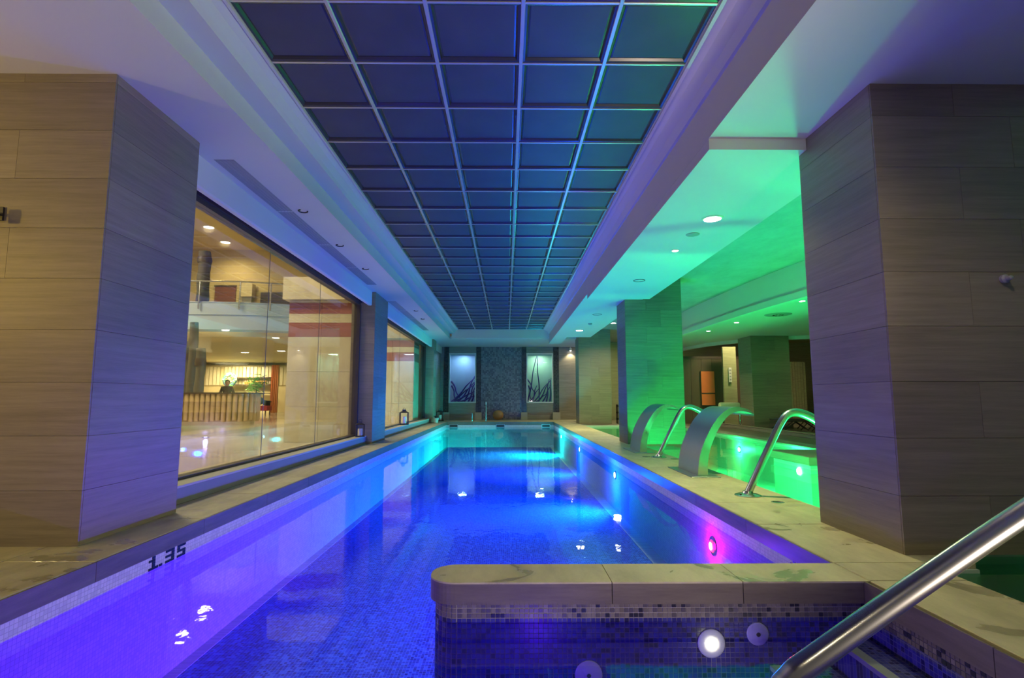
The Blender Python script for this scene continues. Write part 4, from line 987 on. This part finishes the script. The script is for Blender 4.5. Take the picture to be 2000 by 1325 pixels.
bush(-16.9, 37.0, 'green leafy shrub in front of the bar'); bush(-21.5, 35.0, 'green leafy shrub at the far left of the lobby')
t = thing('bench', 'red upholstered bench with black frame in the lobby', 'bench', (-15.1, 33.0, 0))
MB().slab(-0.9, 0.9, -0.35, 0.35, 0.25, 0.55, 0.03).build('seat', M['red_fabric'], t)
for sx in (-0.8, 0.8):
    MB().box(sx-0.03, sx+0.03, -0.3, 0.3, 0.55, 0.85).build('arm', M['black'], t)
    for sy in (-0.3, 0.3): MB().box(sx-0.03, sx+0.03, sy-0.03, sy+0.03, 0, 0.25).build('leg', M['black'], t)
MB().box(-0.9, 0.9, 0.3, 0.35, 0.75, 0.8).build('back_rail', M['black'], t)
t = thing('blue_cushion', 'crumpled blue cloth heap lying on the red bench', 'cushion', (-14.9, 32.95, 0.57))
b = MB(); b.sphere((0,0,0.26), 0.26, 14, 10, (1.5,0.9,1)); b.sphere((0.45,0,0.15), 0.16, 10, 8); b.sphere((-0.45,0,0.15), 0.17, 10, 8); b.build('cloth', M['blue_fabric'], t, smooth=True)
# person behind the desk
pr = thing('person', 'dark haired person in a dark shirt standing behind the bamboo desk', 'person', (-11.7, 23.0, 0), 0.3)
def skinned(name, verts, edges, radii, mat, parent):
    me = bpy.data.meshes.new(name); me.from_pydata(verts, edges, []); me.materials.append(mat)
    o = put(name, me, parent)
    md = o.modifiers.new('skin', 'SKIN'); sb_ = o.modifiers.new('sub', 'SUBSURF'); sb_.levels = sb_.render_levels = 2
    for i, r in enumerate(radii): me.skin_vertices[0].data[i].radius = (r, r)
    me.skin_vertices[0].data[0].use_root = True
    return o
V = [(0,0,0.95),(0,0,1.15),(0,0,1.38),(0,0,1.50),(0.17,0,1.42),(0.27,0.0,1.18),(0.30,-0.12,0.98),(0.31,-0.24,0.98),(-0.17,0,1.42),(-0.27,0.0,1.18),(-0.28,-0.14,1.0),(-0.24,-0.28,1.0),(0.1,0,0.85),(0.11,-0.02,0.48),(0.12,0.02,0.08),(0.12,-0.14,0.04),(-0.1,0,0.85),(-0.11,-0.02,0.48),(-0.12,0.02,0.08),(-0.12,-0.14,0.04)]
ED = [(0,1),(1,2),(2,3),(2,4),(4,5),(5,6),(6,7),(2,8),(8,9),(9,10),(10,11),(0,12),(12,13),(13,14),(14,15),(0,16),(16,17),(17,18),(18,19)]
RD = [0.15,0.14,0.16,0.06,0.075,0.052,0.04,0.03,0.075,0.052,0.04,0.03,0.09,0.065,0.045,0.035,0.09,0.065,0.045,0.035]
skinned('clothed_body', V, ED, RD, M['shirt'], pr)
hd = MB().sphere((0,-0.01,1.62), 0.10, 16, 12, (0.88,1.0,1.2)); hd.tube([(0,0,1.44),(0,0,1.56)], 0.05, 10); hd.sphere((0,-0.115,1.61), 0.018, 8, 6, (0.8,1,1.4)); hd.sphere((0.09,0,1.62), 0.02, 8, 6, (0.5,1,1.4)); hd.sphere((-0.09,0,1.62), 0.02, 8, 6, (0.5,1,1.4))
hd.build('head', M['skin'], pr, smooth=True)
ey = MB().sphere((0.033,-0.10,1.635), 0.012, 8, 6); ey.sphere((-0.033,-0.10,1.635), 0.012, 8, 6); ey.sphere((0,-0.105,1.565), 0.018, 8, 6, (1.2,0.4,0.35)); ey.build('face_features', M['hair'], pr)
MB().sphere((0,0.02,1.655), 0.108, 16, 12, (0.92,1.0,1.15)).build('hair', M['hair'], pr, smooth=True)
for sx, wx in ((1, (0.31,-0.24,0.98)), (-1, (-0.24,-0.28,1.0))):
    b = MB(); b.sphere((wx[0],wx[1]-0.05,wx[2]), 0.04, 8, 6, (1,1.2,0.5))
    for k in range(4): b.tube([(wx[0]-0.03+k*0.02,wx[1]-0.09,wx[2]),(wx[0]-0.03+k*0.02,wx[1]-0.13,wx[2]-0.01),(wx[0]-0.03+k*0.02,wx[1]-0.15-0.01*(k in (1,2)),wx[2]-0.03)], 0.009, 6)
    b.tube([(wx[0]-sx*0.035,wx[1]-0.04,wx[2]),(wx[0]-sx*0.06,wx[1]-0.08,wx[2])], 0.010, 6); b.build('hand', M['skin'], pr, smooth=True)
# lobby downlights
for i, (x, y, z, r, pwr, lab) in enumerate(((-9.6, 22.6, 3.5, 0.14, 90, 'round lobby downlight under the balcony right of the seam'), (-8.0, 19.95, 3.52, 0.0, 0, ''), (-14.4, 30, 3.5, 0.2, 130, 'round lobby downlight far left under the upper floor'), (-12.0, 29, 3.5, 0.2, 130, 'round lobby downlight far back near the pier'), (-9.3, 24.0, 3.5, 0.16, 110, 'round lobby downlight closest to the first marble pier'))):
    if r: downlight(x, y, z, lab, r, power=pwr*3, color=(1,0.8,0.42), mat='lamp_warm', spot=160)
for x, y, lab in ((-14.5, 27.5, 'upper lobby lamp above the wooden door'), (-14.0, 25.0, 'upper lobby lamp nearer the balcony edge')):
    downlight(x, y, 8.99, lab, 0.22, power=500, color=(1,0.78,0.36), mat='lamp_warm', spot=160)
light('lobby_lamp', 'AREA', (-8, 10, 8.8), 1100, (1,0.86,0.55), None, 2.5)
light('lobby_lamp', 'AREA', (-16, 16, 8.8), 1600, (1,0.84,0.52), None, 2.5)
light('lobby_lamp', 'AREA', (-18.5, 36.8, 3.3), 700, (1,0.84,0.48), None, 2.0)
light('lobby_lamp', 'AREA', (-4.6, 17.5, 3.3), 120, (1,0.88,0.66), None, 0.8)

t = thing('wall_fitting', 'small grey knob fitting on the dark front of the near right column', 'fitting', (3.36, 3.578, 1.80))
MB().lathe([(0.03,0),(0.03,-0.02),(0.018,-0.03),(0.014,-0.06),(0.0,-0.065)], 16, axis='Y').build('knob', M['vent'], t, smooth=True)
t = thing('wall_bracket', 'small black bracket spot on the front of the near left column', 'lamp', (-3.66, 3.838, 2.32))
MB().box(-0.04, 0.04, -0.015, 0, -0.05, 0.05).build('back_plate', M['black'], t)
MB().tube([(0,-0.01,0),(0.02,-0.10,-0.02)], 0.012, 8).build('arm', M['black'], t)
MB().lathe([(0.03,0),(0.035,0.06),(0.03,0.1),(0.0,0.1)], 14, c=(0.02,-0.1,-0.07)).build('head', M['black'], t, smooth=True)
t = thing('towel_stand', 'low steel stand with a rolled cream towel beyond the green pool', 'stand', (7.6, 18.6, 0))
for sx in (-0.35, 0.35): MB().tube([(sx,0,0),(sx,0,0.62)], 0.02, 8).build('post', M['steel'], t)
MB().tube([(-0.35,0,0.6),(0.35,0,0.6)], 0.018, 8).build('crossbar', M['steel'], t)
b = MB().lathe([(0.11,-0.33),(0.12,-0.3),(0.12,0.3),(0.11,0.33)], 16, c=(7.6,18.6,0.735), axis='X').build('rolled_towel', M['marble'], None, smooth=True)
b['label'] = 'rolled cream towel lying on the low steel stand beyond the green pool'; b['category'] = 'towel'
